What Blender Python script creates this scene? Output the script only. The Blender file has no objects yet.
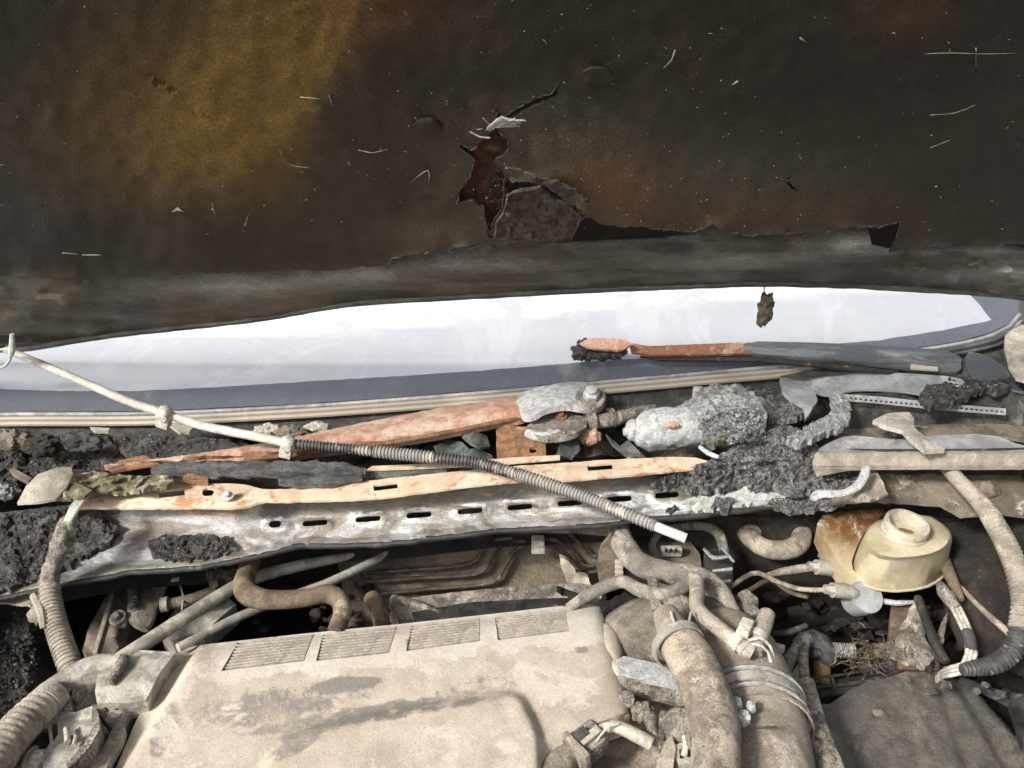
import bpy, bmesh, math, random
import numpy as np
from mathutils import Vector, Matrix, noise
from mathutils.geometry import delaunay_2d_cdt
R = math.radians
rnd = random.Random(7)
sc = bpy.context.scene
COL = sc.collection

# ------------------------------------------------------------------ camera, sky, sun, exposure
CAM = Vector((0.0, -0.75, 1.45)); PITCH = R(25); FPX = 773.0
cd = bpy.data.cameras.new('camera'); cam = bpy.data.objects.new('camera', cd); COL.objects.link(cam)
cam.location = CAM; cam.rotation_euler = (R(90) - PITCH, 0, 0)
cd.sensor_width = 36; cd.lens = 36 * FPX / 1024; cd.clip_start = 0.02; cd.clip_end = 500
sc.camera = cam
SUN_EL, SUN_AZ = R(38), R(-50)          # azimuth measured from the side the camera stands on
w = bpy.data.worlds.new('World'); sc.world = w; w.use_nodes = True
nt = w.node_tree; bg = nt.nodes['Background']
sky = nt.nodes.new('ShaderNodeTexSky'); sky.sky_type = 'NISHITA'; sky.sun_disc = False
sky.sun_elevation = SUN_EL; sky.air_density = 1.0; sky.dust_density = 4.0; sky.ozone_density = 1.0
hs = nt.nodes.new('ShaderNodeHueSaturation'); hs.inputs['Saturation'].default_value = 0.22
nt.links.new(sky.outputs[0], hs.inputs['Color']); nt.links.new(hs.outputs[0], bg.inputs[0])
bg.inputs[1].default_value = 0.095
sl = bpy.data.lights.new('sun', 'SUN'); sl.energy = 2.9; sl.angle = R(9); sl.color = (1.0, 0.965, 0.90)
so = bpy.data.objects.new('sun', sl); COL.objects.link(so)
sdir = Vector((math.sin(SUN_AZ) * math.cos(SUN_EL), -math.cos(SUN_AZ) * math.cos(SUN_EL), math.sin(SUN_EL)))
so.rotation_euler = sdir.to_track_quat('Z', 'Y').to_euler(); so.location = (-1, -3, 4)
sky.sun_rotation = math.atan2(sdir.x, sdir.y)
sc.view_settings.view_transform = 'Standard'; sc.view_settings.look = 'None'
sc.view_settings.exposure = 0.95; sc.view_settings.gamma = 1.0; sc.view_settings.use_curve_mapping = False

# ------------------------------------------------------------------ placing things: a pixel's ray met with a real plane
FW = Vector((0, math.cos(PITCH), -math.sin(PITCH))); UP = Vector((0, math.sin(PITCH), math.cos(PITCH)))
def ray(px, py): return Vector((1, 0, 0)) * ((px - 512) / FPX) + UP * ((384 - py) / FPX) + FW
def P(px, py, z):                        # point at height z
    d = ray(px, py); return CAM + d * ((z - CAM.z) / d.z)
def Q(px, py, y):                        # point on the upright plane y
    d = ray(px, py); return CAM + d * ((y - CAM.y) / d.y)
def plane_hit(px, py, p0, n):
    d = ray(px, py); return CAM + d * ((p0 - CAM).dot(n) / d.dot(n))
GN = Vector((0, -math.sin(R(30)), math.cos(R(30)))); GP = Vector((0, .22, .95))       # windscreen plane
HN = Vector((0, -math.sin(R(50)), -math.cos(R(50)))); HP = Vector((0, .10, 1.17))      # bonnet inner face, facing down and forward
def G(px, py, off=0.0): return plane_hit(px, py, GP + GN * off, GN)
def H(px, py, off=0.0): return plane_hit(px, py, HP + HN * off, HN)
def depth(p): return (p - CAM).dot(FW)
def nz(x, y, s=1.0, seed=0.0): return noise.noise(Vector((x * s, y * s, seed)))
def fb(x, y, s=1.0, seed=0.0, oc=4):
    v = 0; a = 1; f = s
    for k in range(oc): v += a * noise.noise(Vector((x * f, y * f, seed + k * 3.7))); a *= .5; f *= 2.03
    return v
def ex(v): return math.exp(min(60, max(-60, v)))
def lerp(a, b, t): return a + (b - a) * t
def poly(pts, x):                        # piecewise linear y(x)
    if x <= pts[0][0]: return pts[0][1]
    for a, b in zip(pts, pts[1:]):
        if x <= b[0]: return lerp(a[1], b[1], (x - a[0]) / (b[0] - a[0]))
    return pts[-1][1]

# ------------------------------------------------------------------ materials
MATS = {}
def mat(name, base, var=None, dust=None, dust_amt=.0, rough=.75, metal=0.0, bump=.3, scale=60, spec=None, spec_amt=.0,
        coat=0.0, attr=None, sss=0.0, bdist=.002, stretch=None, rust=None, rust_amt=0.0, grain=.28, blot=None, crisp=False):
    m = bpy.data.materials.new(name); m.use_nodes = True; t = m.node_tree; b = t.nodes['Principled BSDF']; L = t.links
    tc = t.nodes.new('ShaderNodeTexCoord'); co = tc.outputs['Object']
    if stretch:
        mp = t.nodes.new('ShaderNodeMapping'); mp.inputs['Scale'].default_value = stretch; L.new(co, mp.inputs[0]); co = mp.outputs[0]
    def ns(s, det=8, r=.62, dist=0.0):
        n = t.nodes.new('ShaderNodeTexNoise'); n.inputs['Scale'].default_value = s; n.inputs['Detail'].default_value = det
        n.inputs['Roughness'].default_value = r; n.inputs['Distortion'].default_value = dist; L.new(co, n.inputs['Vector']); return n.outputs['Fac']
    def rng(f, a, bb):
        r = t.nodes.new('ShaderNodeMapRange'); r.inputs[1].default_value = a; r.inputs[2].default_value = bb; r.interpolation_type = 'SMOOTHSTEP'
        L.new(f, r.inputs[0]); return r.outputs[0]
    def mix(f, a, c):
        x = t.nodes.new('ShaderNodeMix'); x.data_type = 'RGBA'
        if hasattr(f, 'links'): L.new(f, x.inputs[0])
        else: x.inputs[0].default_value = f
        for v, i in ((a, 6), (c, 7)):
            if hasattr(v, 'links'): L.new(v, x.inputs[i])
            else: x.inputs[i].default_value = (*v, 1)
        return x.outputs[2]
    var = var or tuple(c * .6 for c in base)
    fac = ns(scale); c = mix(rng(fac, .43, .57) if blot is None else rng(fac, .36, .66), base, var)
    if attr:                              # heat stains plus painted light and shade, kept as vertex colour masks on the sheet itself
        at = t.nodes.new('ShaderNodeVertexColor'); at.layer_name = 'stain_light'
        sp = t.nodes.new('ShaderNodeSeparateColor'); L.new(at.outputs[0], sp.inputs[0])
        for k, cc in enumerate(attr): 
            mm = t.nodes.new('ShaderNodeMath'); mm.operation = 'MULTIPLY'; L.new(sp.outputs[k], mm.inputs[0]); L.new(rng(ns(max(scale * 2.2, 90)), .05, .55), mm.inputs[1])
            if crisp:
                mm = t.nodes.new('ShaderNodeMath'); mm.operation = 'ADD'; L.new(sp.outputs[k], mm.inputs[0])
                n2 = t.nodes.new('ShaderNodeMapRange'); n2.inputs[1].default_value = .3; n2.inputs[2].default_value = .7; n2.inputs[3].default_value = -.32; n2.inputs[4].default_value = .32; L.new(ns(140, 8, .75), n2.inputs[0]); L.new(n2.outputs[0], mm.inputs[1])
                m0 = t.nodes.new('ShaderNodeMath'); m0.operation = 'MULTIPLY'; L.new(rng(mm.outputs[0], .28, .62), m0.inputs[0]); m0.inputs[1].default_value = .88; mm = m0
            c = mix(mm.outputs[0], c, cc)
    if rust:
        f = ns(scale * .45, 9, .7, 1.2); c = mix(rng(f, .66 - rust_amt * .32, .72 - rust_amt * .25), c, rust)
    if dust_amt:
        f = ns(scale * .42, 10, .72, .5); c = mix(rng(f, .68 - dust_amt * .45, .76 - dust_amt * .45), c, dust or (.5, .44, .35))
    if spec_amt:
        f = ns(max(scale * 5, 330), 3, .75); c = mix(rng(f, .70 - spec_amt * .14, .76 - spec_amt * .12), c, spec or (.7, .66, .6))
    blot = grain * 1.1 if blot is None else blot
    if grain:                             # fine grit: base colour varies from grain to grain
        hv = t.nodes.new('ShaderNodeMapRange'); hv.inputs[1].default_value = .34; hv.inputs[2].default_value = .66; hv.inputs[3].default_value = 1 - grain; hv.inputs[4].default_value = 1 + grain
        L.new(ns(520, 3, .8), hv.inputs[0]); hv2 = t.nodes.new('ShaderNodeMapRange'); hv2.inputs[1].default_value = .3; hv2.inputs[2].default_value = .7; hv2.inputs[3].default_value = 1 - blot; hv2.inputs[4].default_value = 1 + blot
        L.new(ns(70, 7, .78), hv2.inputs[0]); mu = t.nodes.new('ShaderNodeMath'); mu.operation = 'MULTIPLY'; L.new(hv.outputs[0], mu.inputs[0]); L.new(hv2.outputs[0], mu.inputs[1])
        vm = t.nodes.new('ShaderNodeVectorMath'); vm.operation = 'SCALE'; L.new(c, vm.inputs[0]); L.new(mu.outputs[0], vm.inputs['Scale']); c = vm.outputs[0]
    L.new(c, b.inputs['Base Color'])
    rr = t.nodes.new('ShaderNodeMapRange'); rr.inputs[3].default_value = max(.05, rough - .15); rr.inputs[4].default_value = min(1, rough + .15); L.new(fac, rr.inputs[0]); L.new(rr.outputs[0], b.inputs['Roughness'])
    b.inputs['Metallic'].default_value = metal; b.inputs['Coat Weight'].default_value = coat; b.inputs['Coat Roughness'].default_value = .08
    if sss: b.inputs['Subsurface Weight'].default_value = sss; b.inputs['Subsurface Radius'].default_value = (.02, .012, .006)
    if bump:
        bp = t.nodes.new('ShaderNodeBump'); bp.inputs['Strength'].default_value = min(1, bump * 1.4); bp.inputs['Distance'].default_value = bdist * 1.3
        ad = t.nodes.new('ShaderNodeMath'); ad.operation = 'ADD'; L.new(ns(scale * 3, 8, .7), ad.inputs[0]); L.new(ns(max(420, scale * 6), 4, .75), ad.inputs[1])
        L.new(ad.outputs[0], bp.inputs['Height']); L.new(bp.outputs[0], b.inputs['Normal'])
    MATS[name] = m; return m
DUST = (.50, .42, .325)
mat('bonnet lining', (.031, .0225, .0135), (.020, .0150, .0095), rough=.42, bump=.45, scale=14, grain=.5, blot=.12, spec=(.11, .088, .058), spec_amt=.3, attr=((.215, .125, .02), (.105, .092, .064), (.17, .062, .016)), bdist=.0012)
mat('bonnet metal', (.105, .103, .088), (.05, .046, .037), rough=.36, bump=.4, scale=22, grain=.3, spec=(.3, .28, .22), spec_amt=.25, attr=((.15, .12, .075), (.36, .36, .32), (.08, .04, .015)), bdist=.0015, stretch=(.4, 1.6, 1))
mat('red rust', (.15, .055, .032), (.085, .035, .022), rough=.9, bump=.9, scale=90, grain=.6, dust_amt=.3, dust=(.22, .13, .09))
mat('lining crust', (.16, .13, .095), (.085, .065, .048), rough=.9, bump=1.0, scale=110, spec=(.34, .29, .22), spec_amt=.6)
mat('pale ash', (.74, .73, .70), (.60, .58, .54), rough=.95, bump=.8, scale=160, spec=(.1, .1, .1), spec_amt=.4, grain=.15)
mat('burnt white paint', grain=.13, base=(.62, .62, .62), var=(.5, .49, .47), rough=.35, bump=.1, scale=20, dust_amt=.3, coat=.4)
mat('dusty sky-painted glass', (.38, .395, .43), (.36, .375, .41), rough=.18, bump=.02, scale=9, coat=1.0, dust=(.42, .43, .455), dust_amt=.3, grain=.03, attr=((.62, .64, .65), (.5, .5, .5), (.5, .5, .5)))
mat('frit', (.10, .108, .128), (.085, .092, .11), rough=.3, bump=.08, scale=14, dust_amt=.2, dust=(.15, .157, .175), coat=.5, spec=(.3, .3, .32), spec_amt=.35, grain=.18, blot=.1)
mat('tan trim', (.37, .325, .26), (.33, .285, .225), rough=.6, bump=.12, scale=12, dust_amt=.15, dust=(.42, .38, .32), grain=.08)
mat('black rubber', (.02, .019, .018), (.035, .032, .03), rough=.55, bump=.3, scale=80, dust_amt=.2, dust=(.12, .105, .085))
mat('char', (.12, .112, .103), (.03, .028, .025), rough=.6, bump=1.0, scale=90, grain=.75, spec=(.36, .34, .31), spec_amt=.4, dust_amt=.25, dust=(.21, .195, .175), bdist=.004)
mat('grey char', (.30, .29, .28), (.095, .09, .085), rough=.85, bump=1.0, scale=150, grain=.75, spec=(.60, .59, .56), spec_amt=.8, dust_amt=.3, dust=(.40, .39, .37), bdist=.004)
mat('pale char', (.66, .66, .65), (.34, .34, .335), rough=.85, bump=1.0, scale=110, grain=.45, spec=(.07, .07, .07), spec_amt=1.0, bdist=.004)
mat('melt alloy', (.68, .69, .68), (.46, .46, .45), rough=.65, bump=.9, scale=80, dust_amt=.3, dust=(.38, .36, .33), spec=(.15,.14,.13), spec_amt=.5)
mat('beam steel', (.40, .395, .39), (.26, .26, .262), rough=.36, metal=.35, bump=.35, scale=24, dust_amt=.30, dust=(.50, .47, .42), stretch=(.6, 1.6, 1.6), spec=(.10, .095, .085), spec_amt=.45, rust=(.20, .175, .145), rust_amt=.75, grain=.3, attr=((.085, .082, .08), (.66, .655, .64), (.42, .26, .14)), crisp=True)
mat('peach rust', grain=.16, rust=(.42, .22, .11), rust_amt=.45, base=(.62, .50, .375), var=(.57, .42, .29), rough=.75, bump=.3, scale=40, dust_amt=.35, dust=(.66, .55, .42))
mat('orange rust', (.33, .145, .075), (.22, .10, .055), rough=.9, bump=.8, scale=70, grain=.45, dust_amt=.35, dust=(.40, .26, .17))
mat('pink rust', (.50, .30, .215), (.40, .21, .135), rough=.85, bump=.5, scale=50, dust_amt=.45, dust=(.55, .40, .31))
mat('brown rust', (.22, .12, .065), (.36, .18, .08), rough=.9, bump=.7, scale=80, dust_amt=.2)
mat('white hose', grain=.13, base=(.60, .57, .52), var=(.45, .42, .37), rough=.6, bump=.25, scale=60, dust_amt=.3, dust=(.46, .42, .35))
mat('white plastic', (.60, .57, .50), (.42, .39, .33), rough=.6, bump=.4, scale=120)
mat('dark sleeve', grain=.13, base=(.07, .067, .064), var=(.04, .038, .037), rough=.5, bump=.2, scale=90, dust_amt=.35, dust=(.28, .26, .23))
mat('light sleeve', grain=.13, base=(.24, .23, .215), var=(.2, .19, .175), rough=.55, bump=.2, scale=90, dust_amt=.3)
mat('ribbed beige', (.32, .28, .225), (.22, .19, .15), rough=.85, bump=.4, scale=50, dust_amt=.4, dust=(.41, .365, .295))
mat('dusty cover', (.43, .372, .30), var=(.375, .32, .255), crisp=True, rough=.85, bump=.3, scale=30, dust_amt=.35, dust=(.48, .42, .345), spec=(.22, .19, .15), spec_amt=.3, bdist=.001, grain=.15, blot=.14, attr=((.17, .155, .138), (.50, .455, .395), (.32, .272, .215)))
mat('vent plastic', (.38, .335, .275), (.3, .265, .215), rough=.9, bump=.4, scale=80, dust_amt=.5, dust=(.42, .37, .31), grain=.2)
mat('dusty grey', (.27, .24, .20), (.13, .115, .095), rough=.85, bump=.9, scale=50, dust_amt=.45, dust=(.42, .375, .31), spec=(.06, .05, .04), spec_amt=.9, grain=.45)
mat('dusty rubber', (.27, .228, .178), (.17, .142, .11), rough=.9, bump=.5, scale=45, dust_amt=.45, dust=(.38, .325, .255), spec=(.07, .06, .045), spec_amt=.6, grain=.3)
mat('duct rubber', (.31, .265, .21), (.20, .17, .135), rough=.9, bump=.5, scale=18, dust_amt=.4, dust=(.40, .345, .275), spec=(.10, .085, .065), spec_amt=.6)
mat('plenum rubber', (.17, .145, .115), (.10, .085, .068), rough=.9, bump=.6, scale=24, dust_amt=.4, dust=(.28, .24, .19), spec=(.35, .3, .24), spec_amt=.5)
mat('brown hose', (.17, .125, .08), (.09, .065, .045), rough=.75, bump=.45, scale=45, dust_amt=.3, dust=(.34, .28, .19))
mat('aluminium', (.40, .375, .325), (.25, .235, .2), rough=.55, metal=.1, bump=.35, scale=40, dust_amt=.4, dust=(.50, .46, .39), grain=.2)
mat('bright alloy', (.58, .58, .58), (.42, .42, .42), rough=.45, metal=.35, bump=.4, scale=90, dust_amt=.2)
mat('heat shield', (.25, .205, .148), (.155, .125, .09), rough=.8, bump=.5, scale=18, dust_amt=.4, dust=(.36, .30, .225), grain=.35)
mat('brake line', (.085, .068, .05), (.04, .033, .026), rough=.5, bump=.4, scale=50, dust_amt=.3, dust=(.22, .18, .13))
mat('grey rubber', (.20, .18, .152), (.11, .098, .082), rough=.85, bump=.5, scale=35, dust_amt=.45, dust=(.34, .305, .255), spec=(.05, .045, .04), spec_amt=.6, grain=.3)
mat('dark brown bay', (.05, .037, .027), (.02, .016, .013), rough=.8, bump=.9, scale=26, dust_amt=.22, dust=(.11, .086, .063), spec=(.4, .35, .28), spec_amt=.3, bdist=.004, grain=.45)
mat('black bay', (.022, .019, .017), (.010, .009, .009), rough=.7, bump=.8, scale=40, spec=(.25, .22, .19), spec_amt=.25, bdist=.003)
mat('sooty gloss', (.03, .026, .023), (.10, .095, .09), rough=.35, bump=.9, scale=22, spec=(.4, .38, .36), spec_amt=.3, bdist=.006, dust_amt=.4, dust=(.22, .215, .20), grain=.5)
mat('amber plastic', grain=.13, base=(.46, .395, .265), var=(.40, .335, .21), rough=.45, bump=.15, scale=30, sss=.35, dust_amt=.35, dust=(.48, .43, .33), attr=((.13, .058, .016), (.66, .62, .5), (.45, .33, .1)))
mat('reservoir neck', (.52, .48, .39), (.42, .375, .285), rough=.5, bump=.5, scale=60, sss=.2, dust_amt=.3, dust=(.40, .35, .26), grain=.2)
mat('fluid', (.17, .07, .015), (.28, .14, .04), rough=.3, bump=.4, scale=120)
mat('green cloth', (.17, .155, .08), (.27, .245, .14), rough=.95, bump=1.0, scale=90, grain=.5, dust_amt=.3, spec=(.05, .045, .025), spec_amt=.8)
mat('beige scrap', (.42, .38, .31), (.30, .27, .21), rough=.8, bump=.3, scale=40, dust_amt=.3)
mat('shard green', (.15, .165, .14), (.07, .08, .072), rough=.3, bump=.3, scale=60, dust_amt=.3, dust=(.3, .3, .25))
mat('wire green', (.30, .42, .36), (.5, .56, .5), rough=.6, bump=.3, scale=90)
mat('wiper paint', grain=.13, base=(.065, .072, .08), var=(.12, .125, .13), rough=.4, bump=.25, scale=22, dust_amt=.35, dust=(.24, .235, .225), spec=(.4, .4, .4), spec_amt=.25, stretch=(.5, 2, 2))
mat('pale grey plastic', grain=.2, base=(.33, .335, .34), var=(.22, .222, .225), rough=.5, bump=.35, scale=22, dust_amt=.35, dust=(.42, .40, .37), spec=(.12, .11, .1), spec_amt=.4)
mat('dark cowl plastic', (.035, .033, .03), (.07, .066, .058), rough=.55, bump=.9, scale=40, dust_amt=.22, dust=(.17, .155, .125), grain=.45)
mat('tan cowl', (.33, .29, .235), (.24, .21, .168), rough=.8, bump=.4, scale=30, dust_amt=.3, dust=(.40, .36, .30), grain=.22)
mat('mud cowl', (.20, .165, .125), (.11, .09, .068), rough=.9, bump=.5, scale=30, dust_amt=.3)
mat('grey plate', (.125, .113, .095), (.085, .077, .065), rough=.75, bump=.8, scale=28, dust_amt=.35, dust=(.18, .165, .14), spec=(.30, .27, .22), spec_amt=.4, bdist=.0012)
mat('scorched foam', (.07, .07, .072), (.14, .14, .14), rough=.45, bump=1.0, scale=50, grain=.6, stretch=(.5, 2, 2), spec=(.3, .3, .3), spec_amt=.4, bdist=.003)
mat('asphalt', (.05, .05, .05), (.07, .068, .065), rough=.9, bump=.5, scale=30)
mat('spring brown', (.24, .13, .06), (.14, .08, .04), rough=.7, bump=.3, scale=80)
mat('flecks', (.36, .315, .235), (.16, .135, .095), rough=.9, bump=0)

# ------------------------------------------------------------------ mesh building
ORG = {}
def mk(name, VF, m, parent=None, label=None, cat=None, group=None, kind=None, ang=38, origin=None, stain_light=None):
    V, F = VF
    me = bpy.data.meshes.new(name); c = origin or Vector((sum(v[0] for v in V) / len(V), sum(v[1] for v in V) / len(V), min(v[2] for v in V)))
    me.from_pydata([tuple(Vector(v) - c) for v in V], [], F)
    if stain_light:
        ca = me.color_attributes.new('stain_light', 'FLOAT_COLOR', 'POINT')
        ca.data.foreach_set('color', [x for s in stain_light for x in (*s, 1.0)])
    me.update(); me.shade_smooth()
    if ang < 179: me.set_sharp_from_angle(angle=R(ang))
    me.materials.append(MATS[m])
    o = bpy.data.objects.new(name, me); COL.objects.link(o); ORG[o.name] = c
    if parent: o.parent = parent; o.location = c - ORG[parent.name]
    else: o.location = c
    for k, v in (('label', label), ('category', cat), ('group', group), ('kind', kind)):
        if v: o[k] = v
    return o
def thing(name, label, cat, loc, group=None):
    o = bpy.data.objects.new(name, None); COL.objects.link(o); o.location = loc; o.empty_display_size = .02; ORG[o.name] = Vector(loc)
    o['label'] = label; o['category'] = cat
    if group: o['group'] = group
    return o
def join(*parts):
    V = []; F = []
    for v, f in parts:
        n = len(V); V += list(v); F += [tuple(i + n for i in q) for q in f]
    return V, F
def inside(poly_, pts):
    x = pts[:, 0]; y = pts[:, 1]; r = np.zeros(len(pts), bool); n = len(poly_)
    for i in range(n):
        x1, y1 = poly_[i]; x2, y2 = poly_[(i + 1) % n]
        if y1 == y2: continue
        r ^= ((y1 > y) != (y2 > y)) & (x < (x2 - x1) * (y - y1) / (y2 - y1) + x1)
    return r
def dens(outline, s, jag=0.0, seed=0.0, closed=True):
    out = []
    n = len(outline)
    for i in range(n if closed else n - 1):
        a = outline[i]; b = outline[(i + 1) % n]; L = math.hypot(b[0] - a[0], b[1] - a[1]); k = max(1, int(L / s))
        for j in range(k):
            t = j / k; x = lerp(a[0], b[0], t); y = lerp(a[1], b[1], t)
            if jag: x += jag * (nz(x, y, .19, seed) + .6 * nz(x, y, .5, seed + 5)); y += jag * (nz(x, y, .19, seed + 9) + .6 * nz(x, y, .5, seed + 14))
            out.append((x, y))
    if not closed: out.append(outline[-1])
    return out
def smooth2(pts, it=2, closed=True):
    for _ in range(it):
        o = []; n = len(pts)
        for i in range(n if closed else n - 1):
            a = pts[i]; b = pts[(i + 1) % n]
            o += [(a[0] * .75 + b[0] * .25, a[1] * .75 + b[1] * .25), (a[0] * .25 + b[0] * .75, a[1] * .25 + b[1] * .75)]
        pts = o if closed else [pts[0]] + o + [pts[-1]]
    return pts
def sheet(outline, f, holes=(), s=8.0, es=None, t=.004, tdir=None, jag=0.0, hjag=0.0, info=None):
    """a plate with real thickness: outline and holes given on the picture's grid, f puts each grid point on its surface"""
    es = es or s; ol = dens(outline, es, jag, 1.3)
    hs_ = [dens(h, min(es, 3.0), hjag, 7.7) for h in holes]
    pts = []; edges = []
    for lp in [ol] + hs_:
        n = len(pts); pts += lp; edges += [(n + i, n + (i + 1) % len(lp)) for i in range(len(lp))]
    xs = [p[0] for p in ol]; ys = [p[1] for p in ol]
    gx = np.arange(min(xs), max(xs), s); gy = np.arange(min(ys), max(ys), s)
    if len(gx) and len(gy):
        g = np.array([(x + (s / 2 if j % 2 else 0) + rnd.uniform(-.15, .15) * s, y + rnd.uniform(-.15, .15) * s) for j, y in enumerate(gy) for x in gx])
        ok = inside(ol, g)
        for h in hs_: ok &= ~inside(h, g)
        pts += [tuple(p) for p in g[ok]]
    r = delaunay_2d_cdt([Vector(p) for p in pts], edges, [], 0, 1e-4)
    v2 = np.array([tuple(v) for v in r[0]]); tr = np.array([q for q in r[2] if len(q) == 3]); cen = v2[tr].mean(axis=1)
    ok = inside(ol, cen)
    for h in hs_: ok &= ~inside(h, cen)
    tr = tr[ok]
    used = sorted(set(tr.ravel().tolist())); mp = {u: i for i, u in enumerate(used)}
    top = [f(*v2[u]) for u in used]; n = len(top)
    T = [tuple(mp[i] for i in q) for q in tr.tolist()]
    # orient towards the camera side
    a, b, c = (top[i] for i in T[0]); nn = (b - a).cross(c - a)
    if nn.dot(CAM - a) < 0: T = [q[::-1] for q in T]
    td = (tdir or Vector((0, 0, -1))) * t
    V = top + [p + td for p in top]; F = list(T) + [tuple(i + n for i in q[::-1]) for q in T]
    cnt = {}
    for q in T:
        for i in range(3): cnt[(q[i], q[(i + 1) % 3])] = 1
    for (i, j) in cnt:
        if (j, i) not in cnt: F.append((j, i, i + n, j + n))
    if info is not None: info.extend([tuple(v2[u]) for u in used] * 2)
    return V, F
def zs(z, amp=0.0, sc_=.06, seed=0.0, oc=4):
    if callable(z): return lambda x, y: P(x, y, z(x, y) + (amp * fb(x, y, sc_, seed, oc) if amp else 0))
    return lambda x, y: P(x, y, z + (amp * fb(x, y, sc_, seed, oc) if amp else 0))
def catmull(pts, step):
    out = []; n = len(pts)
    for i in range(n - 1):
        p0 = pts[max(i - 1, 0)]; p1 = pts[i]; p2 = pts[i + 1]; p3 = pts[min(i + 2, n - 1)]
        L = (Vector(p2[:3]) - Vector(p1[:3])).length; k = max(1, int(L / step))
        for j in range(k):
            t = j / k
            out.append([.5 * (2 * b + (c - a) * t + (2 * a - 5 * b + 4 * c - d) * t * t + (3 * b - a - 3 * c + d) * t ** 3) for a, b, c, d in zip(p0, p1, p2, p3)])
    out.append(list(pts[-1])); return out
def wtube(wp, sides=14, step=.006, corr=0.0, amp=.12, rough=0.0, rs=60, seed=0.0, cap=True, flat=1.0, hollow=False):
    """wp: (x, y, z, radius) in metres"""
    if corr:
        smp = catmull(wp, corr / 4)
    else: smp = catmull(wp, step)
    V = []; F = []; prev = None; n = len(smp)
    for i, q in enumerate(smp):
        p = Vector(q[:3]); a = Vector(smp[max(i - 1, 0)][:3]); b = Vector(smp[min(i + 1, n - 1)][:3]); t = (b - a).normalized()
        if prev is None: u = t.cross(Vector((0, .3, 1))).normalized()
        else: u = (prev - t * prev.dot(t)).normalized()
        prev = u; v = t.cross(u); r = q[3]
        if corr: r *= (1, 1, 1 - amp, 1 - amp)[i % 4]
        for k in range(sides):
            an = 2 * math.pi * k / sides; d = u * math.cos(an) + v * math.sin(an) * flat
            rr = r
            if rough: 
                w_ = p + d * r; rr = r * (1 + rough * (noise.noise(w_ * rs + Vector((seed, 0, 0))) + .5 * noise.noise(w_ * rs * 2.3)))
            V.append(p + d * rr)
    for i in range(n - 1):
        for k in range(sides):
            k2 = (k + 1) % sides; F.append((i * sides + k, i * sides + k2, (i + 1) * sides + k2, (i + 1) * sides + k))
    if cap:
        F.append(tuple(range(sides))[::-1]); F.append(tuple((n - 1) * sides + k for k in range(sides)))
    return V, F
def tube(pts, w=None, **k):
    """pts: (px, py, z[, width in px])"""
    wp = []
    if 'corr' in k and k['corr']: p0 = P(*pts[0][:3]); k['corr'] = k['corr'] * depth(p0) / FPX
    for q in pts:
        p = P(q[0], q[1], q[2]); ww = q[3] if len(q) > 3 else w; wp.append((*p, ww / 2 * depth(p) / FPX))
    return wtube(wp, **k)
def gtube(pts, f, w, **k):
    wp = []
    for q in pts:
        p = f(q[0], q[1]); ww = q[2] if len(q) > 2 else w; wp.append((*p, ww / 2 * depth(p) / FPX))
    return wtube(wp, **k)
def lump(c, rad, amp=.25, s=40, sub=4, seed=0.0, ax=None):
    bm = bmesh.new(); bmesh.ops.create_icosphere(bm, subdivisions=sub, radius=1); V = []; s = max(s, 2.0 / (sum(rad) / 3))
    for v in bm.verts:
        d = v.co.normalized(); q = Vector((d.x * rad[0], d.y * rad[1], d.z * rad[2]))
        m = 1 + amp * (noise.noise(q * s + Vector((seed, 0, 0))) + .6 * noise.noise(q * s * 2.4 + Vector((0, seed, 0))) + .35 * noise.noise(q * s * 5.5))
        q = q * m
        if ax: q = ax @ q
        V.append(q + c)
    F = [tuple(v.index for v in f.verts) for f in bm.faces]; bm.free(); return V, F
def plump(px, py, z, wx, wy, wz=None, **k):   # widths in px
    c = P(px, py, z); s_ = depth(c) / FPX; return lump(c, (wx / 2 * s_, wy / 2 * s_, (wz or wy) / 2 * s_), **k)
def box(c, size, ax=None, bev=.0015, taper=1.0):
    bm = bmesh.new(); bmesh.ops.create_cube(bm, size=1)
    for v in bm.verts:
        k = taper if v.co.z > 0 else 1
        v.co = Vector((v.co.x * size[0] * k, v.co.y * size[1] * k, v.co.z * size[2]))
    if bev: bmesh.ops.bevel(bm, geom=list(bm.edges) , offset=bev, segments=2, affect='EDGES', profile=.6)
    V = [(ax @ v.co if ax else v.co) + c for v in bm.verts]; bm.verts.index_update(); F = [tuple(v.index for v in f.verts) for f in bm.faces]; bm.free(); return V, F
def axes(x, up=Vector((0, 0, 1))):
    x = x.normalized(); y = up.cross(x).normalized(); z = x.cross(y); return Matrix((x, y, z)).transposed()
def bar(p0, p1, w, h, bev=.001): return box((p0 + p1) / 2, ((p1 - p0).length, w, h), axes(p1 - p0), bev)
def lathe(c, prof, n=Vector((0, 0, 1)), seg=24, closed=False):
    q = n.to_track_quat('Z', 'Y').to_matrix(); V = []; F = []
    for r, h in prof:
        for k in range(seg): a = 2 * math.pi * k / seg; V.append(q @ Vector((r * math.cos(a), r * math.sin(a), h)) + c)
    for i in range(len(prof) - 1):
        for k in range(seg): k2 = (k + 1) % seg; F.append((i * seg + k, i * seg + k2, (i + 1) * seg + k2, (i + 1) * seg + k))
    F.append(tuple(range(seg))[::-1]); F.append(tuple((len(prof) - 1) * seg + k for k in range(seg)))
    return V, F
def loft(rings):
    V = []; F = []; n = len(rings[0])
    for r in rings: V += r
    for i in range(len(rings) - 1):
        for k in range(n): k2 = (k + 1) % n; F.append((i * n + k, i * n + k2, (i + 1) * n + k2, (i + 1) * n + k))
    F.append(tuple(range(n))[::-1]); F.append(tuple((len(rings) - 1) * n + k for k in range(n))); return V, F
NUP = Vector((0, -.45, .9)).normalized()
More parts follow.
